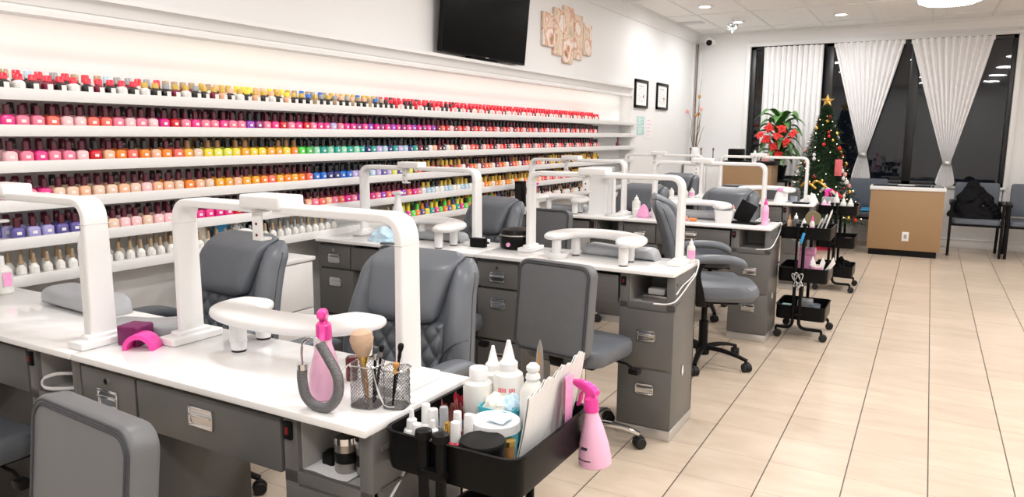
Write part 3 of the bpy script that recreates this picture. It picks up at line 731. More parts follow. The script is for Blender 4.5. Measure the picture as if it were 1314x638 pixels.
dup(st, (-2.10, 2.98, 0), -2, 'grey square-backed stool half hidden behind the quilted chair on the second row')
# ------------------------------------------------------------------ hand rests and cushions
def make_rest():
    t = thing('hand_rest', '', 'hand rest', (0, 0, 0), 0, 'white U-shaped hand rests')
    P = catmull([(-.185, .105, .102), (-.178, .05, .107), (-.155, -.035, .112), (-.08, -.075, .115), (0, -.085, .116), (.08, -.075, .115), (.155, -.035, .112), (.178, .05, .107), (.185, .105, .102)], 7)
    n = len(P); sc = []
    for i in range(n):
        e = min(i, n-1-i)/(n-1)
        sc.append(((.30+.70*min(1, sin(min(1, e*6)*PI/2)))*(1+.12*(1-min(1, e*3.2))), .45+.55*min(1, e*9)))
    obj('pad', G().sweep(P, ell(.058, .021, 24, .75), (0, 0, 1), sc), 'white', t, ang=60)
    for x, y in ((-.135, -.045), (.135, -.045), (-.165, .070), (.165, .070)):
        lg = obj('leg', G().lathe([(.0, .006), (.019, .006), (.021, .03), (.021, .100), (0, .100)], 18, mx=T(x, y, 0)).lathe([(.0218, .028), (.0222, .03), (.0218, .032)], 18, mx=T(x, y, 0)), 'white', t)
        obj('foot', G().lathe([(0, 0), (.018, 0), (.018, .007), (0, .007)], 16, mx=T(x, y, 0)), 'rubber', lg)
    return t
hr = make_rest(); hr.location = (-1.490, 1.415, ZT); hr.rotation_euler[2] = rad(2); hr.scale = (1.14, 1.08, 1); hr['label'] = 'white curved hand rest on four legs on the nearest table'
dup(hr, (-1.385, 3.31, ZT), 172, 'white U-shaped hand rest beside the grey cushion on the second row table')
dup(hr, (-2.40, 3.33, ZT), 160, 'white hand rest left of the black pot on the second row')
dup(hr, (-2.53, 5.28, ZT), 170, 'white hand rest on the third row table, left of the tall white box')
dup(hr, (-1.33, 7.32, ZT), 176, 'white hand rest on the farthest row table by the trolley')
dup(hr, (-1.47, 5.34, ZT), 184, 'white hand rest behind the white bowl on the third row')
def make_cushion(L, W, h, label, loc, rz, m='cushion'):
    g = G(); rings = []
    for j in range(25):
        u = j/24; x = (u-.5)*L; e = max(.0, 1-abs(2*u-1)**10)**.5
        hh = h*(.80+.20*abs(2*u-1)**1.5)
        rings.append([(x, a*max(.5, e)**.3, .0005+hh*.5*max(.12, e)+b*max(.10, e)) for a, b in ell(W/2, hh*.5, 24, .62)])
    g.loft(rings)
    o = obj('hand_cushion', g, m, loc=loc, rz=rz, ang=60); tag(o, label, 'cushion', 'grey vinyl hand cushions'); return o
make_cushion(.40, .13, .075, 'long grey vinyl cushion lying on the table at the left edge', (-2.50, 1.44, ZT), -4)
make_cushion(.27, .12, .055, 'grey vinyl cushion leaning on the dark magenta block, beneath the lamp post', (-2.00, 1.345, ZT), 34)
make_cushion(.40, .12, .065, 'grey vinyl cushion with pinched end, behind the U-shaped hand rest', (-1.32, 3.46, ZT), -3)
make_cushion(.34, .12, .06, 'grey cushion under the hand rest left of the black pot', (-2.42, 3.455, ZT), 0)
make_cushion(.36, .12, .06, 'grey cushion beside the tall white box', (-2.54, 5.425, ZT), 0)
make_cushion(.40, .13, .07, 'pale grey cushion behind the white bowl', (-1.48, 5.43, ZT), 0)

# ------------------------------------------------------------------ on the nearest table
def make_spray(label, liquid=True):
    t = thing('spray_bottle', label, 'spray bottle', (0, 0, 0), 0, 'pink spray bottles')
    prof = [(0, 0), (.036, 0), (.040, .004), (.0405, .02), (.036, .055), (.027, .095), (.0165, .130), (.0145, .142), (0, .142)]
    obj('bottle', G().lathe(prof, 28), 'pinkclear', t)
    obj('liquid', G().lathe([(0, .003), (.034, .003), (.038, .006), (.0385, .02), (.0345, .052), (.0310, .066), (0, .066)], 28), 'pinkliq', t)
    obj('label', G().grid(lambda u, v: (.0415*(1-.25*v)*sin(-.5+u*1.0), -.0415*(1-.25*v)*cos(-.5+u*1.0), .022+.014*v), 10, 4).grid(lambda u, v: (.0395*(1-.2*v)*sin(-.2+u*.5), -.0395*(1-.2*v)*cos(-.2+u*.5), .050+.012*v), 8, 3), 'blackprint', t)
    h = obj('trigger_head', G().lathe([(.0, .138), (.0175, .138), (.0185, .142), (.0175, .172), (.012, .178), (0, .18)], 20), 'pink', t)
    g = G().loft([[(x, y, z+dz) for y, dz in rrect(.020, hh, .006, 3)] for x, z, hh in ((.022, .188, .012), (.014, .192, .024), (-.004, .196, .030), (-.024, .200, .026), (-.040, .203, .020), (-.046, .204, .014))])
    g.cyl((-.044, 0, .204), (-.054, 0, .205), .006).box((-.004-.010, -.009, .17), (.012, .009, .19), .004)
    obj('sprayer', g, 'pink', h)
    obj('trigger', G().sweep(catmull([(-.014, 0, .190), (-.030, 0, .178), (-.036, 0, .160), (-.044, 0, .145)], 5), rrect(.006, .013, .002, 2), (0, 1, 0)), 'pink', h)
    return t
sp = make_spray('pink spray bottle standing on the nearest table in front of the hand rest'); sp.location = (-1.178, 1.215, ZT); sp.rotation_euler[2] = rad(128)
sq = dup(sp, (-.600, 1.455, .668), 15, 'pink spray bottle hanging outside the corner of the nearest black trolley')
sq.rotation_euler = (rad(3), rad(-4), rad(-20)); sq.scale = (.92, .92, .90)
# flexible phone holder: a grey braided loop with a thin wire
t = thing('flexible_holder', 'grey braided gooseneck loop standing before the pink spray bottle', 'phone holder', (-1.118, 1.138, ZT)); t.scale = (.9, .9, .84)
P = catmull([(-.058, .0, .115), (-.060, 0, .075), (-.050, 0, .033), (-.018, 0, .013), (.024, -.0, .018), (.054, 0, .055), (.056, 0, .105), (.028, 0, .150), (.002, 0, .185)], 10)
tb = G().tube(P, .0125, 14)
for i in range(2, len(P)-1, 1):
    q = (P[i]-P[i-1]).to_track_quat('Z', 'Y').to_matrix().to_4x4()
    tb.lathe([(.0122, -.0015), (.0133, 0), (.0122, .0015)], 14, mx=Matrix.Translation(P[i]) @ q)
obj('gooseneck', tb, 'braid', t)
obj('wire', G().tube(catmull([(-.058, 0, .112), (-.060, 0, .15), (-.050, 0, .182), (-.028, 0, .196), (-.006, 0, .195), (.006, 0, .182)], 6), .0035, 8).lathe([(0, 0), (.0135, 0), (.0135, .016), (0, .018)], 14, mx=T(-.058, 0, .105)), 'chrome', t)
# wire mesh pot
def mesh_wall(g, ring_pts, z0, z1, step=.0075, r=.0006):
    n = len(ring_pts); cum = [0]
    for i in range(n): cum.append(cum[-1]+(Vector(ring_pts[(i+1) % n])-Vector(ring_pts[i])).length)
    Ltot = cum[-1]; m = int(Ltot/step)
    def at(s):
        s %= Ltot
        for i in range(n):
            if s <= cum[i+1]:
                f = (s-cum[i])/max(1e-9, cum[i+1]-cum[i]); return Vector(ring_pts[i]).lerp(Vector(ring_pts[(i+1) % n]), f)
    for k in range(m):
        for sg in (1, -1):
            P = [Vector((*at(k*step+sg*(z-z0)*.9), z)) for z in [z0+(z1-z0)*i/6 for i in range(7)]]
            g.tube(P, r, 3)
def make_pot(label, loc, rz):
    t = thing('brush_pot', label, 'brush pot', loc, rz)
    g = G(); ring = rrect(.066, .066, .018, 4); mesh_wall(g, ring, .003, .095); mesh_wall(g, [(x+.066, y+.012) for x, y in rrect(.052, .056, .016, 4)], .003, .088)
    obj('mesh_wall', g, 'mesh', t, ang=80)
    g = G().prism(ring, 0, .003).prism([(x+.066, y+.012) for x, y in rrect(.052, .056, .016, 4)], 0, .003)
    obj('floor_plate', g, 'mesh', t)
    g = G().tube([(x, y, .096) for x, y in ring], .0026, 8, closed=True).tube([(x+.066, y+.012, .089) for x, y in rrect(.054, .058, .016, 4)], .0026, 8, closed=True)
    g.tube(catmull([(-.035, -.02, .096), (-.052, -.03, .075), (-.060, -.032, .05), (-.05, -.03, .03)], 6), .002, 6)
    g.tube(catmull([(.030, -.034, .098), (.044, -.040, .06), (.060, -.036, .02), (.075, -.02, .01)], 6), .0022, 6)
    obj('rim', g, 'chrome', t)
    return t
make_pot('silver wire mesh pot full of make-up brushes on the nearest table', (-1.06, 1.225, ZT), 12)
def brush(label, base, top, hr_, mh, ferr, bri, brl, brw, mb, grp='make-up brushes in the wire pot', nm='makeup_brush'):
    base, top = Vector(base), Vector(top); d = (top-base).normalized(); t = thing(nm, label, 'brush', base, 0, grp)
    L = (top-base).length; q = d.to_track_quat('Z', 'Y').to_matrix().to_4x4()
    obj('handle', G().lathe([(0, 0), (hr_*.5, .002), (hr_, L*.35), (hr_*.8, L*.62), (hr_*.9, L*.66), (0, L*.665)], 12, mx=q), mh, t)
    obj('ferrule', G().lathe([(hr_*.8, L*.64), (hr_*1.05, L*.66), (brw*.55, L*.66+ferr), (brw*.5, L*.66+ferr)], 14, mx=q), mb[1], t)
    z0 = L*.66+ferr-.003
    obj('bristles', G().lathe([(brw*.5, z0), (brw*.85, z0+brl*.35), (brw, z0+brl*.65), (brw*.85, z0+brl*.88), (brw*.5, z0+brl*.98), (0, z0+brl)], 18, mx=q), mb[0], t)
    return t
B0 = Vector((-1.06, 1.225, ZT+.0045))
brush('large fluffy tan powder brush, the biggest in the wire pot', B0+Vector((.0, .0, 0)), B0+Vector((-.008, -.006, .135)), .0055, 'wood', .022, 0, .062, .027, ('bristle', 'gold'))
brush('thin dark brush with black handle leaning left of the lamp post', B0+Vector((.010, .012, 0)), B0+Vector((.038, .014, .165)), .0035, 'black', .012, 0, .018, .006, ('black', 'steel'))
brush('black tipped slim brush leaning furthest right in the wire pot', B0+Vector((.060, .012, 0)), B0+Vector((.086, .02, .170)), .004, 'black', .015, 0, .022, .007, ('black', 'black'))
brush('silver grey flat brush beside the fluffy one', B0+Vector((-.016, .012, 0)), B0+Vector((-.028, .008, .125)), .005, 'steel', .012, 0, .022, .009, ('cushion', 'steel'))
brush('copper tipped brush low at the right of the wire pot', B0+Vector((.070, .0, 0)), B0+Vector((.084, .0, .125)), .0035, 'black', .012, 0, .016, .008, ('wood', 'gold'))
brush('dark brush with silver band between the fluffy brush and lamp post', B0+Vector((.016, .0, 0)), B0+Vector((.026, .002, .16)), .0042, 'black', .014, 0, .018, .007, ('dleather', 'chrome'))
o = obj('polish_jar', G().lathe([(0, 0), (.014, 0), (.015, .003), (.015, .055), (.012, .06), (0, .06)], 18), 'darkred', loc=(-1.205, 1.335, ZT)); tag(o, 'dark red glass bottle between hand rest leg and wire pot', 'bottle')
g = G()
a0 = [(.045*cos(PI*k/20), .045*sin(PI*k/20)) for k in range(21)]; a1 = [(.032*cos(PI*(20-k)/20), .032*sin(PI*(20-k)/20)*.95) for k in range(21)]
g.prism([(-.062, 0)]*0 + a0 + a1, -.028, .028, .003, 2, mx=T(0, 0, .0, rx=90))
o = obj('arch_finger_rest', g, 'pink', loc=(-1.895, 1.24, ZT), rz=28); tag(o, 'hot pink arched finger rest beside the lamp foot', 'finger rest')
o = obj('buffer_block', G().box((-.035, -.035, 0), (.035, .035, .058), .006, 3), 'magenta', loc=(-1.955, 1.262, ZT), rz=15); tag(o, 'dark magenta block beneath the grey cushion', 'block')
o = obj('wrapper_scrap', G().grid(lambda u, v: (.05*u, .02*v, .004+.003*sin(9*u+3*v)), 8, 4, thick=.0006), 'paper', loc=(-1.02, 1.30, ZT), rz=-40); tag(o, 'crumpled white wrapper scrap at the aisle edge of the nearest table', 'wrapper')
t = thing('lotion_bottle', 'white lotion bottle with pink label at the far left edge', 'bottle', (-3.0, 1.425, ZT))
obj('bottle', G().lathe([(0, 0), (.030, 0), (.033, .004), (.033, .085), (.022, .10), (.010, .108), (0, .108)], 20), 'frost', t)
obj('cap', G().lathe([(0, .106), (.011, .106), (.010, .14), (0, .142)], 14), 'white', t); obj('label', G().box((.0335, -.015, .03), (.0345, .015, .08)), 'pinkprint', t)
# ---- the cubbies
CB = .7415+.0   # not used for height below
z0 = .6412
t = thing('acrylic_jar', 'clear lidded jar with black contents, in the cubby of the nearest table', 'jar', (-1.045, 1.205, z0+.0), 0); t.scale = (1.2, 1.2, 1.35)
obj('glass', G().lathe([(0, 0), (.022, 0), (.023, .003), (.023, .05), (0, .05)], 20), 'steel', t); obj('lid', G().lathe([(0, .0505), (.0245, .0505), (.0245, .062), (.006, .068), (.006, .076), (0, .078)], 20), 'chrome', t)
obj('band', G().lathe([(.0232, .018), (.0238, .019), (.0238, .036), (.0232, .037)], 20), 'black', t)
t2_ = dup(t, (-1.10, 1.195, z0), 20, 'round steel jar with knob lid, middle of the nearest cubby')
o = obj('lamp_puck', G().box((-.016, -.016, 0), (.016, .016, .03), .004).lathe([(0, .03), (.012, .03), (.012, .034), (0, .035)], 14), 'black', loc=(-1.152, 1.20, z0)); tag(o, 'small black square pot at the left of the nearest cubby', 'pot')
g = G().box((-.06, -.07, 0), (.06, .07, .022), .004).box((-.055, -.066, .022), (.05, .062, .034), .004)
g.box((-.06, -.06, -.052), (-.052, -.052, 0)).box((.05, -.06, -.052), (.058, -.052, 0)).box((-.06, .05, -.052), (-.052, .06, 0)).box((.05, .05, -.052), (.058, .06, 0))
o = obj('paper_stack', g, 'paper', loc=(-1.105, 1.315, z0+.052)); tag(o, 'white papers on a small rack at the back of the nearest cubby', 'papers')
o = obj('paper_liner', G().grid(lambda u, v: (-.145+.13*u-.0, -.03+.17*v, .001+.002*sin(7*u)*(1-v)), 8, 6, thick=.0005), 'paper', loc=(-.99-.05, 1.175, z0+.001)); tag(o, 'white paper liner on the floor of the nearest cubby', 'paper')
g = G().sweep(catmull([(.0, .04, .05), (-.06, .0, .052), (-.085, -.03, .045), (-.09, -.04, .03), (-.08, -.035, .015), (-.05, -.01, .010), (0, .03, .012)], 8), rrect(.006, .010, .002, 2), (0, 0, 1)).box((-.004, .0, .002), (.035, .05, .065), .004)
o = obj('headphone_hook', g, 'hook', loc=(-2.118, 1.165, z0+.001), rz=0); tag(o, 'white looped hook in the cubby of the left table', 'hook')
o = obj('cable_adapter', G().box((-.04, -.025, 0), (.04, .025, .03), .006), 'hook', loc=(-1.05, 3.25, z0+.03)); tag(o, 'pale grey adapter box in the cubby of the second row table', 'adapter')
o2 = obj('cable_tray', G().box((-.06, -.04, 0), (.06, .04, .029), .003), 'steel', loc=(-1.05, 3.25, z0)); tag(o2, 'flat metal box under the grey adapter in the second row cubby', 'box')
def cable(nm, lab, P, r=.0035, m='white'):
    o = obj(nm, G().tube(catmull(P, 7), r, 6), m); return tag(o, lab, 'cable')
cable('power_cord', 'white power cord looping down the side of the second row table', [(-1.02, 3.10, .66), (-.985, 3.128, .655), (-.955, 3.132, .66), (-.9335, 3.15, .672), (-.9335, 3.25, .69), (-.9335, 3.35, .715), (-.9335, 3.46, .745), (-.9335, 3.50, .80), (-.955, 3.49, .805)])
cable('power_cord', 'second white cord in the same side, stretched just above the first', [(-.9335, 3.155, .70), (-.9335, 3.25, .725), (-.9335, 3.36, .735), (-.9335, 3.44, .752)], .003)
cable('power_cord', 'white cord hanging over the front of the third row table beside the trolley', [(-.889, 5.44, .80), (-.874, 5.44, .79), (-.8725, 5.36, .74), (-.8725, 5.24, .70), (-.872, 5.10, .67), (-.90, 5.072, .655), (-.97, 5.07, .648)], .004)
cable('power_cord', 'white cord at the corner of the nearest table, hanging behind the trolley', [(-.969, 1.17, .60), (-.968, 1.22, .64), (-.9665, 1.27, .69)], .004)

# ------------------------------------------------------------------ second row table tops
t = thing('wax_warmer', 'round black wax pot with lid on the second row table', 'wax warmer', (-1.905, 3.44, ZT)); t.scale = (1.1, 1.1, 1.12)
obj('pot', G().lathe([(0, 0), (.078, 0), (.084, .008), (.086, .05), (.080, .066), (0, .066)], 32), 'black', t)
ld = obj('lid', G().lathe([(0, .066), (.084, .066), (.086, .072), (.076, .090), (.03, .098), (0, .099)], 32), 'black', t)
obj('rim', G().lathe([(.0862, .063), (.0872, .066), (.0862, .069)], 32), 'steel', t); obj('dial', G().cyl((0, -.085, .025), (0, -.094, .025), .010), 'pinkprint', t)
t = thing('charger_box', 'small black plug box left of the black wax pot', 'box', (-2.095, 3.35, ZT))
obj('body', G().box((-.045, -.022, 0), (.045, .022, .05), .006), 'black', t); obj('plug', G().box((.045, -.008, .02), (.065, .008, .032), .003), 'rubber', t)
t = thing('funnel_bottle', 'white conical bottle with square cap, far left of the second row', 'bottle', (-2.76, 3.50, ZT))
obj('bottle', G().lathe([(0, 0), (.045, 0), (.048, .01), (.044, .10), (.022, .19), (.017, .215), (.017, .245), (0, .246)], 24), 'white', t)
obj('cap', G().box((-.030, -.02, .246), (.030, .02, .262), .004).cyl((0, 0, .240), (0, 0, .248), .012), 'white', t)
g = G()
def tiss(cx, cy, r, hh, seed):
    def fn(u, v):
        a = 2*PI*u; q = PI/2*v; n = 1+.35*noise.noise(Vector((2.5*cos(a)*cos(q)+seed, 2.5*sin(a)*cos(q), 2.5*sin(q))))
        return (cx+r*n*cos(a)*cos(q), cy+r*n*sin(a)*cos(q), max(0, hh*n*sin(q)))
    return fn
o = obj('tissue_heap', G().grid(tiss(0, 0, .07, .075, 1), 32, 12), 'paper', loc=(-2.70, 3.475, ZT)); tag(o, 'crumpled white tissue heap beside the conical bottle', 'tissue')
o = obj('plastic_bag', G().grid(tiss(0, 0, .08, .07, 5), 32, 12).box((-.07, -.07, 0), (.07, .03, .018), .006), 'paleblue', loc=(-2.68, 3.27, ZT)); tag(o, 'pale blue crumpled plastic bag on the second row table', 'bag')
o = obj('polish_vial', G().lathe([(0, 0), (.013, 0), (.013, .045), (.010, .05), (0, .05)], 14), 'dleather', loc=(-2.725, 3.335, ZT)); tag(o, 'tiny dark bottle by the lamp foot, left of the pale blue bag', 'bottle')
o = obj('remote_pad', G().box((-.05, -.018, 0), (.05, .018, .010), .004), 'bluegrey', loc=(-2.56, 3.165, ZT), rz=8); tag(o, 'flat dark file lying before the pale blue bag', 'nail file')
o = obj('soap_dish', G().lathe([(0, 0), (.045, 0), (.055, .012), (.06, .03), (.052, .03), (.045, .015), (0, .012)], 24), 'white', loc=(-1.575, 3.255, ZT)); tag(o, 'low round white dish behind the square stool', 'dish')
def small_bottle(label, loc, h=.10, r=.018, m='frost', lm='pinkprint', rz=0, capm='white', grp=None):
    t = thing('squeeze_bottle', label, 'bottle', loc, rz, grp)
    obj('bottle', G().lathe([(0, 0), (r*.95, 0), (r, r*.15), (r, h*.62), (r*.85, h*.70), (r*.5, h*.76), (r*.45, h*.8), (0, h*.8)], 20), m, t)
    obj('cap', G().lathe([(0, h*.77), (r*.55, h*.77), (r*.5, h*.86), (r*.22, h*.90), (r*.16, h), (0, h)], 16), capm, t)
    if lm: obj('label', G().grid(lambda u, v: ((r+.0006)*sin(-1+2*u), -(r+.0006)*cos(-1+2*u), h*.18+h*.36*v), 12, 2), lm, t)
    return t
small_bottle('white bottle with pink label against the lamp post on the second row', (-.966, 3.475, ZT), .115, .020, lm='pinkprint', rz=35)

# ------------------------------------------------------------------ third and farthest rows
t = thing('upright_box', 'tall plain white upright box on the third row table', 'appliance', (-2.205, 5.31, ZT))
obj('case', G().loft([[(x, y, z) for x, y in rrect(.155*k, .12*k, .014, 4)] for z, k in ((0, 1.08), (.012, 1.08), (.03, 1.0), (.325, 1.0))]), 'white', t)
obj('top_cap', G().box((-.088, -.066, .325), (.088, .066, .365), .008, 3).box((-.04, -.0675, .340), (.02, -.065, .352), mi=1), ['white', 'greyprint'], t)
t = thing('finger_nozzle_lamp', 'small white stand lamp with round foot, right of the tall white box', 'lamp', (-2.06, 5.22, ZT))
obj('foot', G().lathe([(0, 0), (.06, 0), (.062, .01), (.05, .02), (0, .022)], 24), 'hook', t); obj('stem', G().cyl((0, 0, .02), (0, 0, .30), .018, .012), 'white', t); obj('head', G().box((-.10, -.022, .30), (.03, .022, .33), .006), 'white', t)
sp2 = make_spray('pink and white spray bottle at the left of the third row, by the stool'); sp2.location = (-2.86, 5.42, ZT); sp2.rotation_euler[2] = rad(200)
o = obj('bow_cloth', G().grid(tiss(0, 0, .06, .05, 9), 28, 10), 'redfoil', loc=(-2.93, 5.20, ZT)); tag(o, 'crumpled red cloth at the left of the third row', 'cloth')
t = thing('speaker_box', 'narrow black box standing by the red cloth on the third row', 'box', (-2.975, 5.42, ZT)); obj('case', G().box((-.035, -.04, 0), (.035, .04, .22), .006), 'black', t); obj('grille', G().box((-.028, -.042, .02), (.028, -.040, .20)), 'rubber', t)
small_bottle('clear bottle with pump top left of the pink tips bag, third row', (-1.95, 5.42, ZT), .15, .032, 'frost', None)
small_bottle('squat white bottle beside the pink tips bag, third row', (-1.90, 5.30, ZT), .085, .030, 'white', None)
o = obj('tips_bag', G().loft([[(x*k, y*k+dy, z) for x, y in ell(.05, .022, 20, .8)] for z, k, dy in ((0, .8, 0), (.01, 1, 0), (.06, .75, .005), (.09, .35, .01), (.10, .1, .01))]), 'pinkprint', loc=(-1.83, 5.24, ZT)); tag(o, 'magenta bag of nail tips beside the wooden brushes', 'bag')
for i, (dx, dz, lab) in enumerate(((0, .165, 'tallest tan brush in the third row cluster'), (.018, .13, 'shorter tan brush on the right of the third row cluster'))):
    brush(lab, (-1.775+dx, 5.36, ZT), (-1.775+dx*1.6, 5.365, ZT+dz), .006, 'wood', .012, 0, .035, .010, ('bristle', 'wood'), 'brushes on the third row')
o = obj('white_jar', G().lathe([(0, 0), (.028, 0), (.034, .05), (.034, .06), (.030, .06), (.026, .01), (0, .01)], 22), 'white', loc=(-1.745, 5.28, ZT)); tag(o, 'white jar in front of the tan brushes', 'jar')
o = obj('white_bowl', G().loft([[(x*k, y*k, z) for x, y in rrect(.135, .105, .02, 5)] for z, k in ((0, .82), (.004, .86), (.085, 1.0), (.085, .96), (.006, .80))]), 'white', loc=(-1.235, 5.265, ZT)); tag(o, 'white rectangular bowl on the third row table', 'bowl')
o = obj('folded_cloth', G().loft([[(x*k, y*k, z) for x, y in ell(.055, .035, 20, .8)] for z, k in ((0, .9), (.015, 1), (.035, .7), (.055, .3), (.06, .05))]), 'salmon', loc=(-1.535, 5.215, ZT)); tag(o, 'salmon pink folded cloth on the third row table', 'cloth')
o = obj('cuticle_bottle', G().cyl((0, 0, .014), (.05, 0, .014), .013, .011), 'orange', loc=(-1.465, 5.19, ZT)); tag(o, 'orange cap bottle lying by the salmon cloth', 'bottle')
t = thing('tablet_stand', 'black tilted tablet and stand near the lamp foot, third row', 'tablet', (-1.085, 5.26, ZT), -12)
obj('screen', G().box((-.062, -.006, 0), (.062, .006, .15), .004, mx=T(-.045, 0, .01, rx=-8, ry=24)), 'black', t); obj('stand', G().box((-.09, -.05, 0), (.09, .05, .016), .005), 'black', t)
sp3 = small_bottle('slim pink and white bottle right of the black tablet, third row', (-.955, 5.24, ZT), .185, .024, 'pinkclear', 'pinkprint', 20, 'pink')
small_bottle('white bottle with red tip left of the black tablet', (-1.20, 5.36, ZT), .12, .022, 'frost', None, 0, 'salmon')
t = thing('gift_bag', 'white and pink crumpled bag on the farthest row table', 'bag', (-1.19, 7.24, ZT)); obj('bag', G().loft([[(x*k, y*k, z) for x, y in ell(.06, .04, 20, .7)] for z, k in ((0, .95), (.01, 1), (.08, .7), (.12, .3), (.135, .05))]), 'paper', t); obj('ribbon', G().ball((0, -.02, .115), (.03, .015, .02)), 'pinkprint', t)
o = obj('napkin_pile', G().grid(tiss(0, 0, .055, .085, 14), 28, 12), 'paper', loc=(-.925, 7.27, ZT)); tag(o, 'white napkin pile at the right end of the farthest table', 'tissue')
o = obj('glass_pot', G().lathe([(0, 0), (.03, 0), (.035, .05), (.03, .055), (0, .055)], 18), 'greyclear', loc=(-1.08, 7.28, ZT)); tag(o, 'small clear pot beside the last lamp foot', 'pot')
o = obj('dark_tray', G().box((-.07, -.05, 0), (.07, .05, .015), .005), 'black', loc=(-.99, 7.13, ZT)); tag(o, 'flat black tray at the front of the farthest table', 'tray')
for i, (x, y, h, lab) in enumerate(((-2.02, 7.20, .10, 'white bottle right of the last lamp post on the left'), (-2.10, 7.26, .08, 'short white bottle left of the post on the farthest row'), (-2.24, 7.24, .09, 'white bottle farther left on the farthest row'))):
    small_bottle(lab, (x, y, ZT), h, .028, 'frost', 'pinkprint' if i == 0 else None)
# ------------------------------------------------------------------ trolleys
def make_cart(label, loc):
    t = thing('rolling_trolley', label, 'trolley', loc, 0, 'black three-tier trolleys')
    W, D = .325, .35                    # centred at the origin
    for z, h in ((.70, .085), (.40, .10), (.13, .10)):
        g = G(); o_ = rrect(W, D, .035, 6); i_ = rrect(W-.008, D-.008, .031, 6); f_r = rrect(W+.008, D+.008, .039, 6)
        g.loft([[(x*.985, y*.985, z) for x, y in o_], [(x, y, z+.012) for x, y in o_], [(x, y, z+h-.006) for x, y in o_], [(x, y, z+h-.004) for x, y in f_r], [(x, y, z+h) for x, y in f_r], [(x, y, z+h) for x, y in i_], [(x*.985, y*.985, z+.004) for x, y in i_]])
        obj('tray', g, 'blackm', t)
    for sy in (-1, 1):
        y = sy*(D/2+.016)
        for sx in (-1, 1):
            q_ = -.022+sx*.021
            P = fillet([(q_, y, .80), (q_, y, .075), (sx*.150, y, .075)], .05, 6)
            p = obj('frame_tube', G().tube(P, .0115, 10).tube([(sx*.15, y, .075), (sx*.15, y, .05)], .008, 8), 'blackm', t)
            obj('knob', G().lathe([(0, .796), (.017, .796), (.0185, .802), (.017, .812), (.008, .815), (0, .815)], 18, mx=T(q_, y, 0)), 'black', p)
            g = G()
            for e in (-1, 1): g.lathe([(0, -.007), (.022, -.007), (.026, -.003), (.026, .005), (.020, .008), (0, .008)], 16, mx=T(sx*.15+.012, y+e*.012, .0262, rx=90*e))
            g.box((sx*.15-.006, y-.007, .024), (sx*.15+.018, y+.007, .055), .004)
            obj('caster', g, 'rubber', p)
        for z in (.725, .44, .17): obj('tray_clamp', G().box((-.055, y-.012, z-.01), (.011, y+.012, z+.01), .004), 'blackm', t)
    return t
c1 = make_cart('nearest black trolley, full of bottles, beside the nearest table', (-.798, 1.328, 0))
dup(c1, (-.705, 5.53, 0), 0, 'black trolley beside the third row table, whole height in view')
dup(c1, (-.692, 7.40, 0), 0, 'black trolley at the end of the farthest row, before the tan counter')
# --- contents of the nearest trolley's top tray (floor z = .704)
cz = .7042; cx, cy = -.798, 1.328
def squeeze(label, x, y, h, r, cone=True, print_=False):
    t = thing('squeeze_bottle', label, 'bottle', (x, y, cz), 25, 'white squeeze bottles in the nearest trolley')
    obj('bottle', G().lathe([(0, 0), (r*.96, 0), (r, .004), (r, h*.60), (r*.92, h*.655), (r*.55, h*.70), (r*.48, h*.72), (0, h*.72)], 28), 'frost', t)
    if cone: obj('nozzle', G().lathe([(0, h*.70), (r*.60, h*.70), (r*.60, h*.77), (r*.42, h*.80), (r*.16, h*.97), (r*.12, h), (0, h)], 22), 'white', t)
    else: obj('cap', G().lathe([(0, h*.70), (r*.62, h*.70), (r*.60, h*.83), (r*.56, h*.84), (0, h*.845)], 22), 'white', t)
    if print_:
        g = G()
        for k, (z, a, b, th) in enumerate(((.50, -.75, .55, .010), (.44, -.85, .8, .003), (.41, -.85, .9, .003), (.36, -.5, .9, .006), (.31, -.85, .8, .0028), (.285, -.85, .85, .0028), (.26, -.85, .6, .0028), (.21, -.85, .3, .0028))):
            n = 9 if th > .005 else 14
            for q in range(n):
                if (q*7+k*3) % 5 == 0: continue
                a0 = a+(b-a)*q/n; a1 = a+(b-a)*(q+.7)/n
                g.grid(lambda u, v: ((r+.0005)*sin(a0+(a1-a0)*u), -(r+.0005)*cos(a0+(a1-a0)*u), h*z+th*v), 2, 1)
        obj('print', g, 'redprint', t)
    return t
squeeze('large white cone-tip bottle printed in red, the tallest in the trolley', cx-.012, cy+.098, .228, .036, True, True)
squeeze('white bottle with flat screw cap, front left of the tall printed one', cx-.075, cy+.068, .192, .036, False)
squeeze('white cone-tip bottle behind the flat-capped one', cx-.078, cy+.138, .195, .030, True)
t = thing('pump_bottle', 'white bottle with ball-shaped cap behind the paper bag', 'bottle', (cx+.072, cy+.06, cz))
obj('bottle', G().lathe([(0, 0), (.028, 0), (.029, .004), (.029, .135), (.016, .155), (.012, .16), (0, .16)], 24), 'frost', t)
obj('cap', G().lathe([(0, .158), (.014, .158), (.017, .164), (.015, .172), (.010, .176), (.015, .182), (.015, .19), (.008, .197), (0, .198)], 20), 'white', t)
t = thing('nail_nipper', 'brown steel nipper blade standing behind the ball-capped bottle', 'nippers', (cx+.050, cy+.135, cz+.024))
obj('blade', G().loft([[(x*k, y*k, z) for x, y in ell(.011, .005, 14)] for z, k in ((0, .5), (.03, .8), (.09, 1), (.15, .95), (.185, .7), (.205, .12))]), 'steel', t)
obj('inlay', G().loft([[(x*k, y*k-.003, z) for x, y in ell(.005, .003, 10)] for z, k in ((.07, .2), (.1, 1), (.16, .9), (.185, .1))]), 'wood', t)
t = thing('wipe_tub', 'round aqua tub with clear lid in the nearest trolley', 'tub', (cx+.030, cy-.030, cz))
obj('tub', G().lathe([(0, 0), (.044, 0), (.046, .004), (.050, .072), (0, .072)], 32), 'aqua', t)
obj('lid', G().lathe([(0, .086), (.042, .087), (.050, .091), (.053, .089), (.054, .070), (.0505, .070)], 32), 'white', t)
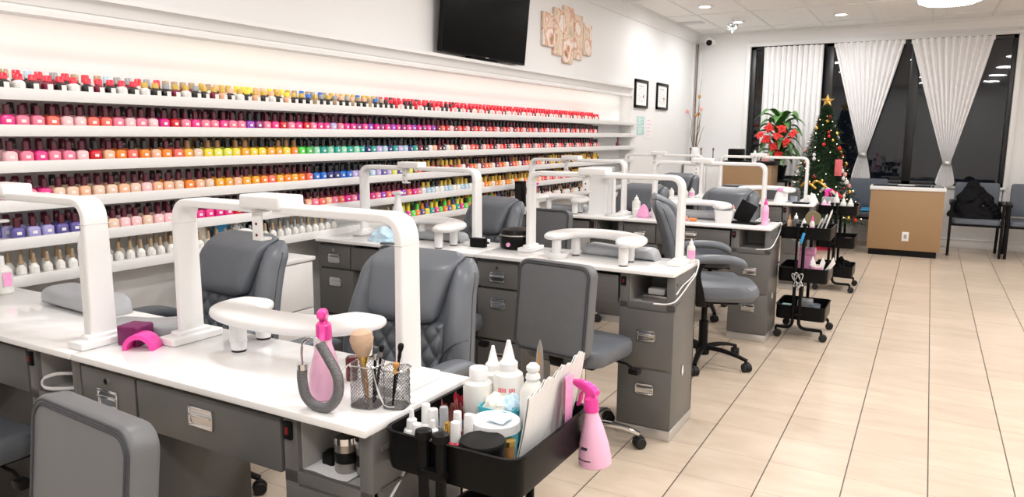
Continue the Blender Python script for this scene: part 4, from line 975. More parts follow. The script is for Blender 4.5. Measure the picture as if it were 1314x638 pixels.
obj('window_patch', G().grid(lambda u, v: (.036*(u-.3)*1.2, .040*(v-.5), .0925+.004*sin(6*u+5*v)*.3), 8, 6, thick=.001), 'paleblue', t)
t = thing('tissue_box', 'pale aqua open box stuffed with tissue, behind the aqua tub', 'box', (cx-.005, cy+.052, cz))
obj('box', G().loft([[(x*k, y*k, z) for x, y in rrect(.085, .075, .012, 4)] for z, k in ((0, .9), (.09, 1), (.09, .95), (.02, .86))]), 'aqua', t)
obj('tissue', G().grid(tiss(-.008, 0, .030, .028, 3), 28, 10, mx=T(0, 0, .082)), 'cream', t); obj('tissue', G().grid(tiss(.020, .008, .024, .032, 8), 28, 10, mx=T(0, 0, .082)), 'paleblue', t)
t = thing('round_canister', 'black round lidded canister in the front corner of the nearest trolley', 'canister', (cx+.052, cy-.119, cz))
obj('body', G().lathe([(0, 0), (.044, 0), (.046, .003), (.046, .066), (0, .066)], 32), 'black', t); obj('lid', G().lathe([(0, .0665), (.047, .0665), (.048, .069), (.048, .079), (.046, .082), (0, .0825)], 36), 'black', t)
t = thing('paper_bag', 'large white paper bag with jagged top edge in the trolley', 'paper bag', (cx+.142, cy+.035, cz), 0)
def bagf(sd):
    def fn(u, v):
        y = -.135+.27*u; top = .172+.036*u+.004*sin(23*u)+.003*sin(61*u+1)
        return (-.012+.012*sd+.004*sin(5*u+3*v)+(-.018+.030*v), y*(1-.06*v*(1-u)), .002+top*v)
    return fn
obj('bag_sheet', G().grid(bagf(.1), 40, 10, thick=.0012), 'paper', t); obj('bag_sheet', G().grid(bagf(-.3), 40, 10, thick=.0012), 'paper', t)
obj('bottom_fold', G().box((-.052, -.135, 0), (-.018, .135, .003)), 'paper', t)
t = thing('nail_file', 'pink patterned nail file board leaning on the paper bag', 'nail file', (cx+.1475, cy+.085, cz+.05), 0)
obj('board', G().prism(rrect(.030, .125, .004, 3), -.002, .002, .0008, mx=T(0, 0, .0625, rx=90, rz=84)), 'pinkprint', t); obj('clip', G().prism(rrect(.010, .12, .003, 3), -.0015, .0015, mx=T(-.002, -.022, .060, rx=90, rz=84)), 'steel', t)
t = thing('gold_tin', 'small gold patterned tin beneath the paper bag', 'tin', (cx+.080, cy-.062, cz)); obj('body', G().lathe([(0, 0), (.014, 0), (.014, .055), (0, .055)], 18), 'wood', t); obj('lid', G().lathe([(0, .055), (.0148, .055), (.0148, .066), (0, .067)], 18), 'gold', t)
for x, y, lab, m, s_ in ((-.112, .070, 'red crinkled foil packet, at the back left of the trolley', 'redfoil', 4), (-.106, .000, 'brown crinkled foil packet before the red one in the trolley', 'brownfoil', 12)):
    def pk(u, v, s_=s_):
        a = 2*PI*u; n = 1+.10*sin(9*a)*(.3+v)+.12*noise.noise(Vector((3*cos(a), 3*sin(a), 4*v+s_))); return (.030*n*cos(a)*(1-.35*v+.3*max(0, v-.7)*3), .024*n*sin(a)*(1-.35*v+.3*max(0, v-.7)*3), .072*v+.010*sin(5*a+s_)*v+.006*sin(13*a)*v)
    o = obj('foil_packet', G().grid(pk, 60, 10, thick=.0008).lathe([(0, .003), (.02, .003), (.018, .05), (0, .055)], 12), m, loc=(cx+x, cy+y, cz+.008)); tag(o, lab, 'packet', 'foil packets in the trolley')
g = G(); o_ = rrect(.085, .06, .012, 4); g.loft([[(x*k, y*k, z) for x, y in o_] for z, k in ((0, .85), (.05, 1), (.052, 1.03), (.052, .98), (.004, .82))])
o = obj('organizer_tray', g, 'greyclear', loc=(cx-.062, cy-.018, cz), rz=14); tag(o, 'smoky blue clear plastic bin in the nearest trolley', 'bin')
def vial(label, x, y, h, r, bm_, cm, cone=False):
    t = thing('mini_bottle', label, 'bottle', (cx+x, cy+y, cz), 0, 'small bottles at the front of the nearest trolley')
    obj('bottle', G().lathe([(0, 0), (r*.95, 0), (r, .003), (r, h*.55), (r*.9, h*.60), (r*.5, h*.64), (0, h*.64)], 18), bm_, t)
    obj('cap', G().lathe([(0, h*.62), (r*.66, h*.62), (r*.60, h*.80 if cone else h*.97), (r*.30 if cone else r*.55, h*.84 if cone else h), (r*.25 if cone else 0, h), (0, h)], 16), cm, t)
for a in (('white dropper bottle at the far left of the trolley front', -.128, -.118, .098, .016, 'white', 'white', True),
          ('white bottle behind the leftmost dropper in the trolley', -.118, -.080, .100, .014, 'white', 'white', False),
          ('white bottle with rounded cap, right of the tall white one', -.090, -.092, .098, .015, 'white', 'white', False),
          ('short white bottle at the tray front, by the knobs', -.098, -.140, .080, .014, 'white', 'white', False),
          ('stout white dropper bottle just behind the trolley knobs', -.062, -.132, .092, .016, 'white', 'white', True),
          ('charcoal bottle with grey cap in the trolley', -.062, -.092, .108, .0135, 'dleather', 'cushion', False),
          ('gold nail polish with narrow cap in the trolley', -.032, -.122, .090, .011, 'gold', 'gold', False),
          ('dark red polish with white cap, behind the gold one', -.034, -.082, .100, .013, 'darkred', 'white', False),
          ('smoky polish with white cap beside the clear bin', -.012, -.062, .090, .014, 'black', 'white', False),
          ('red polish with white cap in front of the black canister', -.008, -.128, .098, .015, 'redfoil', 'white', False),
          ('short dark polish with white lid by the red one', -.034, -.148, .072, .013, 'greyclear', 'white', False),
          ('dark green bottle with white cap beside the aqua tub', .000, -.092, .104, .0135, 'dleather', 'white', False)):
    vial(*a[:3], a[3]+.012, a[4]*1.15, *a[5:])
# --- third row trolley
bx, by = -.705, 5.53
def cart_bottle(lab, x, y, z, h, r, m='frost', c='white', lm=None): return small_bottle(lab, (x, y, z), h, r, m, lm, 0, c, None)
cart_bottle('tan wooden-looking bottle at the left of the third row trolley', bx-.12, by-.08, cz, .16, .014, 'bristle', 'wood')
cart_bottle('clear tapered bottle, second from the left in the third row trolley', bx-.075, by-.10, cz, .17, .024, 'glassclear', 'white')
cart_bottle('white cone bottle in the middle of the third row trolley', bx-.02, by-.11, cz, .135, .026, 'frost', 'white')
cart_bottle('pink-striped slim bottle in the third row trolley', bx+.035, by-.12, cz, .16, .016, 'frost', 'pink', 'pinkprint')
o = obj('palette_disc', G().lathe([(0, -.004), (.052, -.004), (.054, 0), (.052, .004), (0, .004)], 28, mx=T(0, 0, .125, rx=80)), mat('olive_disc', (.16, .13, .06), .5), loc=(bx+.02, by+.02, cz)); tag(o, 'round olive disc behind the bottles of the third row trolley', 'disc')
st_ = obj('disc_stand', G().box((-.02, -.012, 0), (.02, .02, .07), .004), 'blackm', loc=(bx+.02, by+.025, cz)); tag(st_, 'black block holding the olive disc', 'stand')
for i in range(3):
    def sh(u, v, i=i): return (.03*i+(-.02+.05*v)+.004*sin(4*u), -.06+.12*u+.02*v, .0+(.125+.03*i+.01*sin(17*u))*v)
    o = obj('paper_sleeve', G().grid(sh, 16, 8, thick=.0015), 'paper', loc=(bx+.055, by-.04, cz+.001)); tag(o, ['shortest white paper sleeve in the third row trolley, leftmost of three', 'middle white paper sleeve in the third row trolley', 'tallest white paper sleeve, rightmost in the third row trolley'][i], 'paper', 'paper sleeves in the third row trolley')
z2, z3 = .4042, .1342
t = thing('paper_cup', 'white paper cup stuffed with tissue in the trolley middle tray', 'cup', (bx+.075, by-.11, z2)); obj('cup', G().lathe([(0, 0), (.034, 0), (.042, .115), (.040, .115), (.033, .006), (0, .006)], 24), 'cream', t)
for q in range(3): obj('tissue', G().grid(lambda u, v: (-.02+.035*q+.03*u+.03*v*(q-.5), -.01+.02*u, .07+.11*v*(1-abs(u-.5)*.8)), 8, 8, thick=.001), 'paper', t)
obj('print_band', G().lathe([(.0395, .075), (.0415, .085), (.043, .105), (.0415, .1)], 24), 'pinkprint', t)
o = obj('pink_packets', G().box((-.07, -.04, 0), (.07, .04, .05), .006, mx=T(0, 0, .16)).box((-.06, -.03, 0), (.06, .03, .16), .006), 'pinkprint', loc=(bx-.02, by+.06, z2)); tag(o, 'stacked pink packets at the back of the trolley middle tray', 'packets')
t = thing('blue_file', 'blue handled nail file hanging on the trolley post', 'nail file', (bx-.03, by-.215, .63)); obj('blade', G().box((-.006, -.003, -.07), (.006, .003, .06), .002), 'steel', t); obj('handle', G().box((-.009, -.006, .05), (.009, .006, .125), .004, mx=T(0, 0, 0, ry=14)), 'blue', t)
t = thing('ribbon_bow', 'black and white ribbon bow tied on the trolley posts', 'bow', (bx-.02, by-.215, .40))
for k, (a, m) in enumerate(((-40, 'paper'), (-15, 'paper'), (30, 'paper'), (10, 'black'))):
    obj('ribbon_loop', G().sweep(catmull([(0, 0, -.05), (-.018, -.008, .02), (0, -.012, .058), (.018, -.008, .02), (.004, 0, -.05)], 6), rrect(.003, .016, .001, 2), (0, 1, 0), mx=T(0, -.004*k, .02, ry=a)), m, t)
o = obj('clear_cup', G().lathe([(0, 0), (.030, 0), (.036, .09), (.034, .09), (.028, .004), (0, .004)], 20), 'greyclear', loc=(bx+.08, by-.02, z3)); tag(o, 'clear plastic cup in the lowest tray of the third row trolley', 'cup')
o = obj('grey_box', G().box((-.05, -.05, 0), (.05, .05, .10), .012), 'cushion', loc=(bx+.00, by+.08, z3)); tag(o, 'grey box at the back of the trolley lowest tray', 'box')
o = obj('teal_packet', G().box((-.05, -.07, 0), (.03, .07, .07), .015, 3), 'teal', loc=(bx-.10, by-.05, z3)); tag(o, 'teal packet in the lowest tray of the third row trolley', 'packet')
o = obj('face_mask_box', G().box((-.05, -.06, 0), (.05, .06, .06), .008), 'brownfoil', loc=(bx-.09, by-.03, z2)); tag(o, 'brown and pink box at the left of the middle tray', 'box')
# --- farthest trolley
ex_, ey_ = -.692, 7.40
for i, (x, y, h, m, lab) in enumerate(((-.12, -.10, .13, 'pinkclear', 'pink bottle at the left of the farthest trolley'), (-.075, -.11, .12, 'pinkclear', 'second pink bottle in the farthest trolley'), (-.02, -.10, .20, 'frost', 'tall white bottle in the middle of the farthest trolley'), (.04, -.10, .155, 'frost', 'white cone bottle right of the tall one, farthest trolley'), (.10, -.10, .15, 'frost', 'rightmost white cone bottle in the farthest trolley'))):
    cart_bottle(lab, ex_+x, ey_+y, cz, h, .027, m)
o = obj('silver_box', G().box((-.07, -.03, 0), (.07, .03, .14), .008), 'cushion', loc=(ex_-.09, ey_+.06, cz)); tag(o, 'silver grey box at the back of the farthest trolley', 'box')
o = obj('price_card', G().box((-.04, -.003, 0), (.04, .003, .075), .002, mx=T(0, 0, 0, rx=-8)), 'paper', loc=(ex_+.02, ey_-.13, z2)); tag(o, 'white printed card in the middle tray of the farthest trolley', 'card')
o = obj('pink_pack', G().box((-.035, -.04, 0), (.035, .04, .085), .01), 'pinkprint', loc=(ex_+.10, ey_-.10, z2)); tag(o, 'pink packet in the middle tray of the farthest trolley', 'packet')
o = obj('dark_cloth', G().grid(tiss(0, 0, .085, .15, 21), 32, 12), 'coat', loc=(ex_+.06, ey_+.0, z3)); tag(o, 'bundle of black cloth in the lowest tray of the farthest trolley', 'cloth')
sp4 = make_spray('magenta spray bottle standing before the Christmas tree, farthest trolley'); sp4.location = (ex_-.13, ey_+.12, cz); sp4.rotation_euler[2] = rad(180)

# ------------------------------------------------------------------ white cabinet by the shelves
t = thing('drawer_cabinet', 'small white drawer cabinet between the two quilted chairs', 'cabinet', (-2.775, 2.58, 0))
obj('body', G().box((-.305, -.21, 0), (0, .21, .745), .003), 'trim', t); obj('cabinet_top', G().box((-.307, -.22, .745), (.02, .22, .765), .003), 'trim', t)
for k, (a, b) in enumerate(((.50, .738), (.255, .492), (.02, .247))):
    d = obj('drawer', G().prism([(-.20, a), (.20, a), (.20, b), (-.02, b), (-.06, b-.035), (-.20, b-.035)], 0, .016, .002, mx=Matrix(((0, 0, 1, 0), (1, 0, 0, 0), (0, 1, 0, 0), (0, 0, 0, 1)))), 'trim', t)
    obj('finger_slot', G().box((-.004, -.195, b-.034), (.004, -.05, b-.002)), 'black', d)
t = thing('magnifier_lamp', 'white clamp lamp head on the small white cabinet', 'lamp', (-2.80, 2.46, .765))
obj('clamp', G().box((-.03, -.03, 0), (.03, .03, .07), .01, 3), 'white', t)
obj('arm', G().sweep(catmull([(0, 0, .06), (.01, -.02, .13), (0, -.06, .17), (-.02, -.10, .16)], 6), rrect(.03, .035, .01, 3), (1, 0, 0)), 'white', t)
obj('lens_ring', G().tube([(-.02+.04*cos(2*PI*k/24), -.12, .12+.04*sin(2*PI*k/24)) for k in range(24)], .008, 8, closed=True), 'black', t)
# things on the lowest shelf behind the left quilted chair
zz = SZ[5]+.0005
o = obj('paper_pouch', G().loft([[(x*k, y*k, z) for x, y in ell(.028, .085, 20, .6)] for z, k in ((0, .9), (.01, 1), (.09, .95), (.115, .8))]), 'cream', loc=(FX-.10, 2.38, zz)); tag(o, 'cream paper pouch on the lowest shelf behind the left quilted chair', 'pouch')
o = obj('blue_packet', G().box((-.012, -.04, 0), (.012, .04, .11), .004), 'blue', loc=(FX-.10, 2.56, zz)); tag(o, 'bright blue packet right of the cream pouch', 'packet')
t = thing('dropper_bottle', 'white dropper bottle with red mark on the lowest shelf above the left chair', 'bottle', (FX-.10, 2.665, zz))
obj('bottle', G().loft([[(x*k, y*k, z) for x, y in ell(.02, .034, 20, .7)] for z, k in ((0, .9), (.008, 1), (.07, 1), (.085, .7), (.09, .35))]), 'white', t); obj('cap', G().lathe([(0, .088), (.015, .088), (.013, .108), (.004, .118), (0, .12)], 14), 'white', t); obj('label', G().box((.0195, -.012, .03), (.0208, .012, .05)), 'redprint', t)
o = obj('black_pouch', G().loft([[(x*k, y*k, z) for x, y in ell(.028, .075, 20, .6)] for z, k in ((0, .9), (.01, 1), (.07, .95), (.098, .6))]), 'black', loc=(FX-.10, 2.80, zz)); tag(o, 'black pouch right of the white dropper bottle on the lowest shelf', 'pouch')
# ------------------------------------------------------------------ wall things
t = thing('television', 'flat black television mounted high on the left wall', 'television', (-3.055, 4.975, 1.975))
tv = T(ry=5)
obj('bezel', G().box((-.02, -.615, 0), (.018, .615, .715), .006, mx=tv), 'black', t)
obj('screen', G().box((.0165, -.602, .016), (.0195, .602, .702), mx=tv), 'screen', t)
obj('wall_bracket', G().box((-.062, -.15, .18), (-.02, .15, .5), .004).box((-.05, -.20, -.025), (.0, .20, .005), .005, mx=tv), 'black', t)
obj('logo', G().box((.0194, -.022, .004), (.0200, .022, .011), mx=tv), 'greyprint', t)
t = thing('floral_canvas', 'five stepped canvas panels of blurred peach flowers on the wall', 'wall art', (WX, 6.58, 2.08))
for a, b, z0_, z1_ in ((6.03, 6.235, 2.195, 2.49), (6.25, 6.445, 2.135, 2.555), (6.46, 6.675, 2.08, 2.60), (6.69, 6.89, 2.135, 2.555), (6.905, 7.115, 2.195, 2.50)):
    obj('canvas_panel', G().box((.001, a-6.58, z0_-2.08), (.028, b-6.58, z1_-2.08), .003), 'art', t)
def frame(label, y0, y1, z0_, z1_):
    t = thing('certificate_frame', label, 'frame', (WX, (y0+y1)/2, z0_), 0, 'black certificate frames'); w, h = y1-y0, z1_-z0_; b = .032
    obj('frame', G().box((.001, -w/2, 0), (.022, w/2, b), .003).box((.001, -w/2, h-b), (.022, w/2, h), .003).box((.001, -w/2, 0), (.022, -w/2+b, h), .003).box((.001, w/2-b, 0), (.022, w/2, h), .003), 'black', t)
    g = G().box((.002, -w/2+b, b), (.008, w/2-b, h-b))
    p = obj('certificate', g, 'paper', t)
    g = G()
    for k in range(9):
        z = h-b-.05-k*(h-2*b-.07)/9; hw = (w/2-b)*(.45 if k in (0, 3, 8) else .72)
        g.box((.0078, -hw, z), (.0086, hw, z+(.012 if k == 0 else .004)))
    obj('text_lines', g, 'greyprint', p); obj('seal', G().cyl((.008, w*.18, h*.42), (.0092, w*.18, h*.42), .02), 'gold', p)
frame('black framed certificate on the left wall, nearer the polish shelves', 8.46, 8.915, 1.73, 2.066)
frame('black framed certificate on the left wall, nearer the window corner', 9.26, 9.71, 1.735, 2.072)
for nm, y0, y1, z0_, z1_, m, lab in (('leaflet', 8.585, 8.84, 1.525, 1.63, 'teal', 'upper teal leaflet taped on the left wall under the certificates'), ('leaflet', 8.59, 8.845, 1.41, 1.51, 'teal', 'lower teal leaflet taped under the upper one'), ('leaflet', 8.90, 9.17, 1.365, 1.64, 'paper', 'tall white leaflet with pink marks, right of the teal ones')):
    t = thing(nm, lab, 'leaflet', (WX, (y0+y1)/2, z0_), 0, 'leaflets on the left wall'); w, h = y1-y0, z1_-z0_
    obj('sheet', G().box((.0008, -w/2, 0), (.0025, w/2, h)), m, t)
    g = G()
    for k in range(5): g.box((.0024, -w*.35, h*(.15+.16*k)), (.0031, w*(.05+.06*((k*3) % 5)), h*(.15+.16*k)+.008))
    obj('text_lines', g, 'pinkprint' if m == 'paper' else 'paper', t)
# corner pipe, vase with dried branches
g = G().tube(catmull([(-3.075, 10.95, CZ-.14), (-3.07, 10.94, 2.4), (-3.078, 10.945, 1.95), (-3.07, 10.94, 1.45), (-3.075, 10.945, 1.1)], 10), .008, 8)
o = obj('corner_cable', g, 'twig'); tag(o, 'dark cable bundle running down the wall corner', 'cable')
t = thing('console_cabinet', 'low white console in the far left corner, under the twig vase', 'cabinet', (-2.75, 10.72, 0)); obj('body', G().box((-.33, -.22, .03), (.33, .22, 1.0), .004), 'trim', t); obj('cabinet_top', G().box((-.35, -.24, 1.0), (.35, .24, 1.03), .004), 'trim', t)
for s_ in (-1, 1):
    d = obj('door', G().box((s_*.005 if s_ > 0 else -.325, -.236, .06), (.325 if s_ > 0 else -.005, -.22, .97), .003), 'trim', t); obj('knob', G().ball((s_*.03, -.245, .55), .012), 'chrome', d)
t = thing('branch_vase', 'white ribbed vase of tall dried branches in the wall corner', 'vase', (-2.99, 10.70, 1.03))
obj('vase', G().loft([[(r*(1+.04*cos(10*a))*cos(a), r*(1+.04*cos(10*a))*sin(a), z) for a in [2*PI*k/60 for k in range(60)]] for r, z in ((.05, 0), (.075, .03), (.08, .12), (.055, .19), (.045, .21))]), 'white', t)
for i in range(9):
    a = random.uniform(0, 2*PI); b = random.uniform(.04, .13); hh = random.uniform(.32, .75) if i else 1.0
    P = catmull([(.02*cos(a), .02*sin(a), .18), (b*.5*cos(a), b*.5*sin(a), .18+hh*.4), (b*.7*cos(a+.4), b*.7*sin(a+.4), .18+hh*.75), (b*cos(a), max(-.2, b*sin(a)), .18+hh)], 6)
    br_ = obj('branch', G().tube(P, [.006*(1-.7*k/(len(P)-1)) for k in range(len(P))], 6), 'twig', t)
    if i < 5: obj('dried_flower', G().ball(P[-1 if i % 2 else 12], (.022, .022, .03), 10), 'salmon' if i % 2 else 'wood', br_)
for i, x in enumerate((-3.02, -2.96, -2.72)):
    o = obj('candle_stick', G().lathe([(0, 0), (.025, 0), (.008, .02), (.007, .16), (.014, .18), (.010, .20), (0, .21)], 14), 'twig', loc=(x+.02*i+(0.08 if i == 1 else 0), 10.60 - .03*i, 1.03)); tag(o, ['brown antler-like stick left of the twig vase', 'brown stick right beside the twig vase', 'brown stick standing farthest right on the white console'][i], 'ornament', 'brown sticks on the white console')
# ------------------------------------------------------------------ ceiling things
t = thing('crystal_chandelier', 'lit flush crystal ceiling lamp at the top right', 'chandelier', (.045, 8.75, CZ))
obj('ceiling_plate', G().lathe([(0, 0), (.17, 0), (.17, -.03), (0, -.03)], 36), 'chrome', t)
g = G()
for k in range(60):
    a = 2*PI*k/60
    for r, z, L_ in ((.27, -.05, .07), (.22, -.06, .08)): g.lathe([(0, 0), (.012, -.01), (.015, -L_*.5), (.006, -L_), (0, -L_-.004)], 6, mx=T(r*cos(a), r*sin(a), z))
obj('crystal_drops', g, 'crystal', t); g = G()
for r in (.27, .22): g.tube([(r*cos(2*PI*k/48), r*sin(2*PI*k/48), -.045) for k in range(48)], .010, 8, closed=True)
for k in range(6): g.cyl((.16*cos(k*PI/3), .16*sin(k*PI/3), -.02), (.27*cos(k*PI/3), .27*sin(k*PI/3), -.045), .008)
obj('ring_frame', g, 'chrome', t)
o = obj('air_vent', G().box((-.15, -.10, -.012), (.15, .10, 0), .003).box((-.13, -.08, -.014), (.13, .08, -.011), .002), 'hook', loc=(-2.85, 9.78, CZ)); tag(o, 'flat square air vent in the ceiling near the corner', 'vent')
t = thing('dome_camera', 'small white ceiling camera with black lens in the corner', 'security camera', (-2.86, 10.72, CZ-.14))
obj('housing', G().box((-.05, .02, -.03), (.05, .185, .04), .012).ball((0, 0, 0), .055), 'white', t); obj('lens', G().ball((.008, -.024, -.014), .044), 'black', t)
t = thing('glass_pendant', 'small clear faceted pendant hanging under the ceiling', 'pendant', (-2.30, 9.70, CZ)); obj('stem', G().cyl((0, 0, 0), (0, 0, -.06), .008), 'chrome', t)
g = G()
for k in range(10): g.lathe([(0, 0), (.02, -.02), (.012, -.07), (0, -.08)], 6, mx=T(.05*cos(k*PI/5), .05*sin(k*PI/5), -.05, rz=36*k))
g.lathe([(0, 0), (.03, -.03), (.012, -.10), (0, -.12)], 8, mx=T(0, 0, -.06)); obj('drops', g, 'glassclear', t)
# ------------------------------------------------------------------ curtains
def drape(label, x0, x1, zt, kind, loc_y=BY-.07, tie=None):
    t = thing('curtain', label, 'curtain', ((x0+x1)/2, loc_y, 0), 0, 'white window curtains')
    hw = (x1-x0)/2
    xc, zt_, zb, wb = tie if tie else (0, 1.0, .86, hw)
    npl = 11
    def prof(z):
        if kind == 'straight': return 0, hw
        if z >= zt_:
            f = (zt-z)/(zt-zt_); s = f**1.05
            return xc*s, hw*(1-s)+.040*s
        f = (zt_-z)/(zt_-zb); return xc, .040+(wb-.040)*(f**.75) if f < .88 else (.040+(wb-.040)*(.88**.75))*(1-(f-.88)*1.6)
    def fn(u, v):
        z = zt-(zt-zb)*v; c, w = prof(z); ph = 2*PI*npl*u
        amp = .034 if kind == 'straight' else .034*(.35+.65*w/hw)
        sharp = sin(ph)+.25*sin(2*ph+.6)
        return (c+(2*u-1)*w+.006*sin(ph*1.0+4*v)*(w/hw), amp*sharp, z - (.0 if kind == 'straight' or v < .97 else .03*(1-abs(2*u-1))))
    obj('drape', G().grid(fn, 176, 60, thick=.0025), 'curtain', t, ang=80)
    obj('heading_tape', G().grid(lambda u, v: ((2*u-1)*hw, .036*sin(2*PI*npl*u)+.0005, zt-.055+.055*v), 176, 1, thick=.003), 'curtain', t, ang=80)
    if tie:
        obj('tieback', G().loft([[(xc+a, b, zt_+dz) for a, b in ell(.052, .036, 24, .8)] for dz in (-.020, .020)]).box((xc-.022, -.046, zt_-.018), (xc+.022, -.034, zt_+.018), .004), 'silver', t)
    return t
drape('straight white curtain behind the plant and Christmas tree', -2.135, -1.365, 2.63, 'straight', tie=None)
drape('tied white curtain hanging between the tree and the counter', -1.235, -.395, 2.64, 'tied', tie=(.025, 1.175, .82, .125))
drape('tied white curtain at the right, above the tan counter', -.325, .575, 2.64, 'tied', tie=(.065, 1.085, .80, .115))
o = obj('curtain_rail', G().box((X0+.01, BY-.085, Z1-.012), (X1-.01, BY-.055, Z1), .003), 'trim'); tag(o, 'white curtain rail along the window head', 'rail')
# ------------------------------------------------------------------ counters and the waiting area
def counter(label, loc, W, D, h, topm, rz=0, outlet=True):
    t = thing('reception_counter', label, 'counter', loc, rz, 'tan counters')
    obj('front_panel', G().box((-W/2, -D/2, .075), (W/2, -D/2+.02, h-.04), .002), 'tan', t)
    obj('body', G().box((-W/2+.01, -D/2+.019, .07), (W/2-.01, D/2, h-.04), .002), 'tan' if outlet else 'card', t)
    obj('plinth', G().box((-W/2+.02, -D/2+.02, 0), (W/2-.03, D/2-.02, .075)), 'black', t)
    obj('counter_top', G().box((-W/2-.012, -D/2-.012, h-.042), (W/2+.012, D/2, h), .004), topm, t)
    if outlet:
        q = obj('outlet', G().box((.02-.036, -D/2-.006, .185), (.02+.036, -D/2, .295), .003), 'white', t); obj('socket', G().box((.02-.016, -D/2-.0075, .215), (.02+.016, -D/2-.0055, .265), .002), 'greyprint', q)
    return t
ct = counter('tan reception counter with white top and outlet, under the tied curtain', (-.205, 10.01, 0), .77, .40, .825, 'white', rz=1.5)
obj('glass_top', G().box((-.37, -.18, .8255), (.37, .18, .832), .002), 'glass', ct)
o = obj('menu_card', G().box((-.09, -.06, 0), (.09, .06, .004)), 'paper', loc=(-.22, 10.05, .8325)); tag(o, 'white menu card lying on the reception counter', 'card')
o = obj('dark_notebook', G().box((-.06, -.05, 0), (.06, .05, .012), .003), 'bluegrey', loc=(-.02, 10.06, .8325)); tag(o, 'small dark notebook right of the menu card', 'notebook')
counter('tall tan counter with black top behind the farthest row', (-2.0, 9.75, 0), .62, .5, 1.09, 'black', outlet=False)
t = thing('receipt_printer', 'black receipt printer on the tall tan counter', 'printer', (-2.19, 9.80, 1.09)); obj('case', G().box((-.09, -.09, 0), (.09, .09, .15), .012, 3), 'black', t); obj('paper_roll', G().box((-.02, -.05, .14), (.05, -.02, .175), .01), 'paper', t)
t = thing('plant_stand', 'black stand under the red poinsettia', 'stand', (-1.78, 10.42, 0)); obj('top_board', G().box((-.17, -.17, .80), (.17, .17, .83), .004), 'black', t)
for x in (-.15, .15):
    for y in (-.15, .15): obj('leg', G().box((x-.015, y-.015, 0), (x+.015, y+.015, .80), .003), 'black', t)
def make_wchair():
    t = thing('waiting_chair', '', 'chair', (0, 0, 0), 0, 'grey waiting chairs by the window')
    g = G().loft([[(x*k, y*k, z) for x, y in rrect(.50, .47, .06, 6)] for z, k in ((.385, .93), (.395, 1), (.43, 1), (.445, .96), (.45, .88))])
    obj('seat', g, 'bluegrey', t)
    obj('backrest', G().loft([[(x*k, .215+.06*(z-.48)+y*k, z) for x, y in rrect(.47, .045, .02, 5)] for z, k in ((.47, .88), (.48, .96), (.56, 1), (.78, 1), (.845, .98), (.86, .9))]), 'bluegrey', t)
    for s_ in (-1, 1):
        obj('leg', G().sweep([(s_*.262, -.21, 0), (s_*.262, -.21, .62)], rrect(.03, .03, .006, 3), (0, 1, 0)), 'black', t)
        obj('leg', G().sweep(catmull([(s_*.25, .27, 0), (s_*.25, .22, .25), (s_*.25, .215, .45), (s_*.25, .25, .62)], 5), rrect(.028, .03, .006, 3), (1, 0, 0)), 'black', t)
        obj('armrest', G().sweep(catmull([(s_*.262, -.235, .625), (s_*.262, -.10, .64), (s_*.26, .10, .64), (s_*.255, .25, .63)], 5), rrect(.028, .055, .01, 3), (1, 0, 0)), 'black', t)
    obj('seat_rail', G().box((-.25, -.20, .36), (.25, -.17, .39), .003).box((-.25, .17, .36), (.25, .20, .39), .003), 'black', t)
    return t
wc = make_wchair(); wc.location = (.535, 10.42, 0); wc['label'] = 'grey waiting chair with black coat on it, right of the counter'
dup(wc, (1.115, 10.43, 0), 0, 'grey waiting chair cut off by the right edge of the photo')
dup(wc, (-.68, 10.62, 0), 0, 'grey waiting chair between the Christmas tree and the counter')
o = obj('blue_cushion', G().box((-.20, -.17, 0), (.20, .17, .035), .016, 4), 'blue', loc=(-.68, 10.59, .452)); tag(o, 'bright blue seat pad on the chair left of the counter', 'cushion')
t = thing('black_coat', 'black padded hooded coat draped on the waiting chair', 'coat', (.535, 10.46, .45))
def coatf(u, v):
    a = 2*PI*u; w = .235*(1-v)**.75+.055*(1 if v < .9 else ((1-v)/.1)**.5); d = .13*(1-v)**.6+.05*(1 if v < .9 else ((1-v)/.1)**.5)
    n = 1+.20*noise.noise(Vector((2.2*cos(a), 2.2*sin(a), 4*v)))+.035*sin(7*PI*v+2*a)
    return (w*n*cos(a)-.05*v, d*n*sin(a)*.8+.10*v-.05, .003+.40*v)
obj('body', G().grid(coatf, 64, 30), 'coat', t, ang=80)
obj('hood', G().loft([[(-.05+x*k, .055+y*k, z) for x, y in ell(.075, .055, 24, .8)] for z, k in ((.26, .85), (.30, 1.05), (.36, 1.05), (.41, .85), (.435, .55), (.445, .15))]), 'coat', t)
obj('sleeve', G().tube(catmull([(.02, -.02, .27), (.10, -.06, .20), (.17, -.08, .12), (.215, -.07, .03)], 7), [.055+.006*sin(2.2*k) for k in range(22)], 14), 'coat', t)
obj('collar_fold', G().tube(catmull([(-.13, -.06, .16), (-.06, -.085, .22), (.0, -.06, .25)], 6), .03, 12), 'coat', t)
for x, z in ((-.13, .075), (.06, .155), (.12, .06)): obj('snap', G().ball((x, -.165+.28*z, z), .008, 10), 'chrome', t)

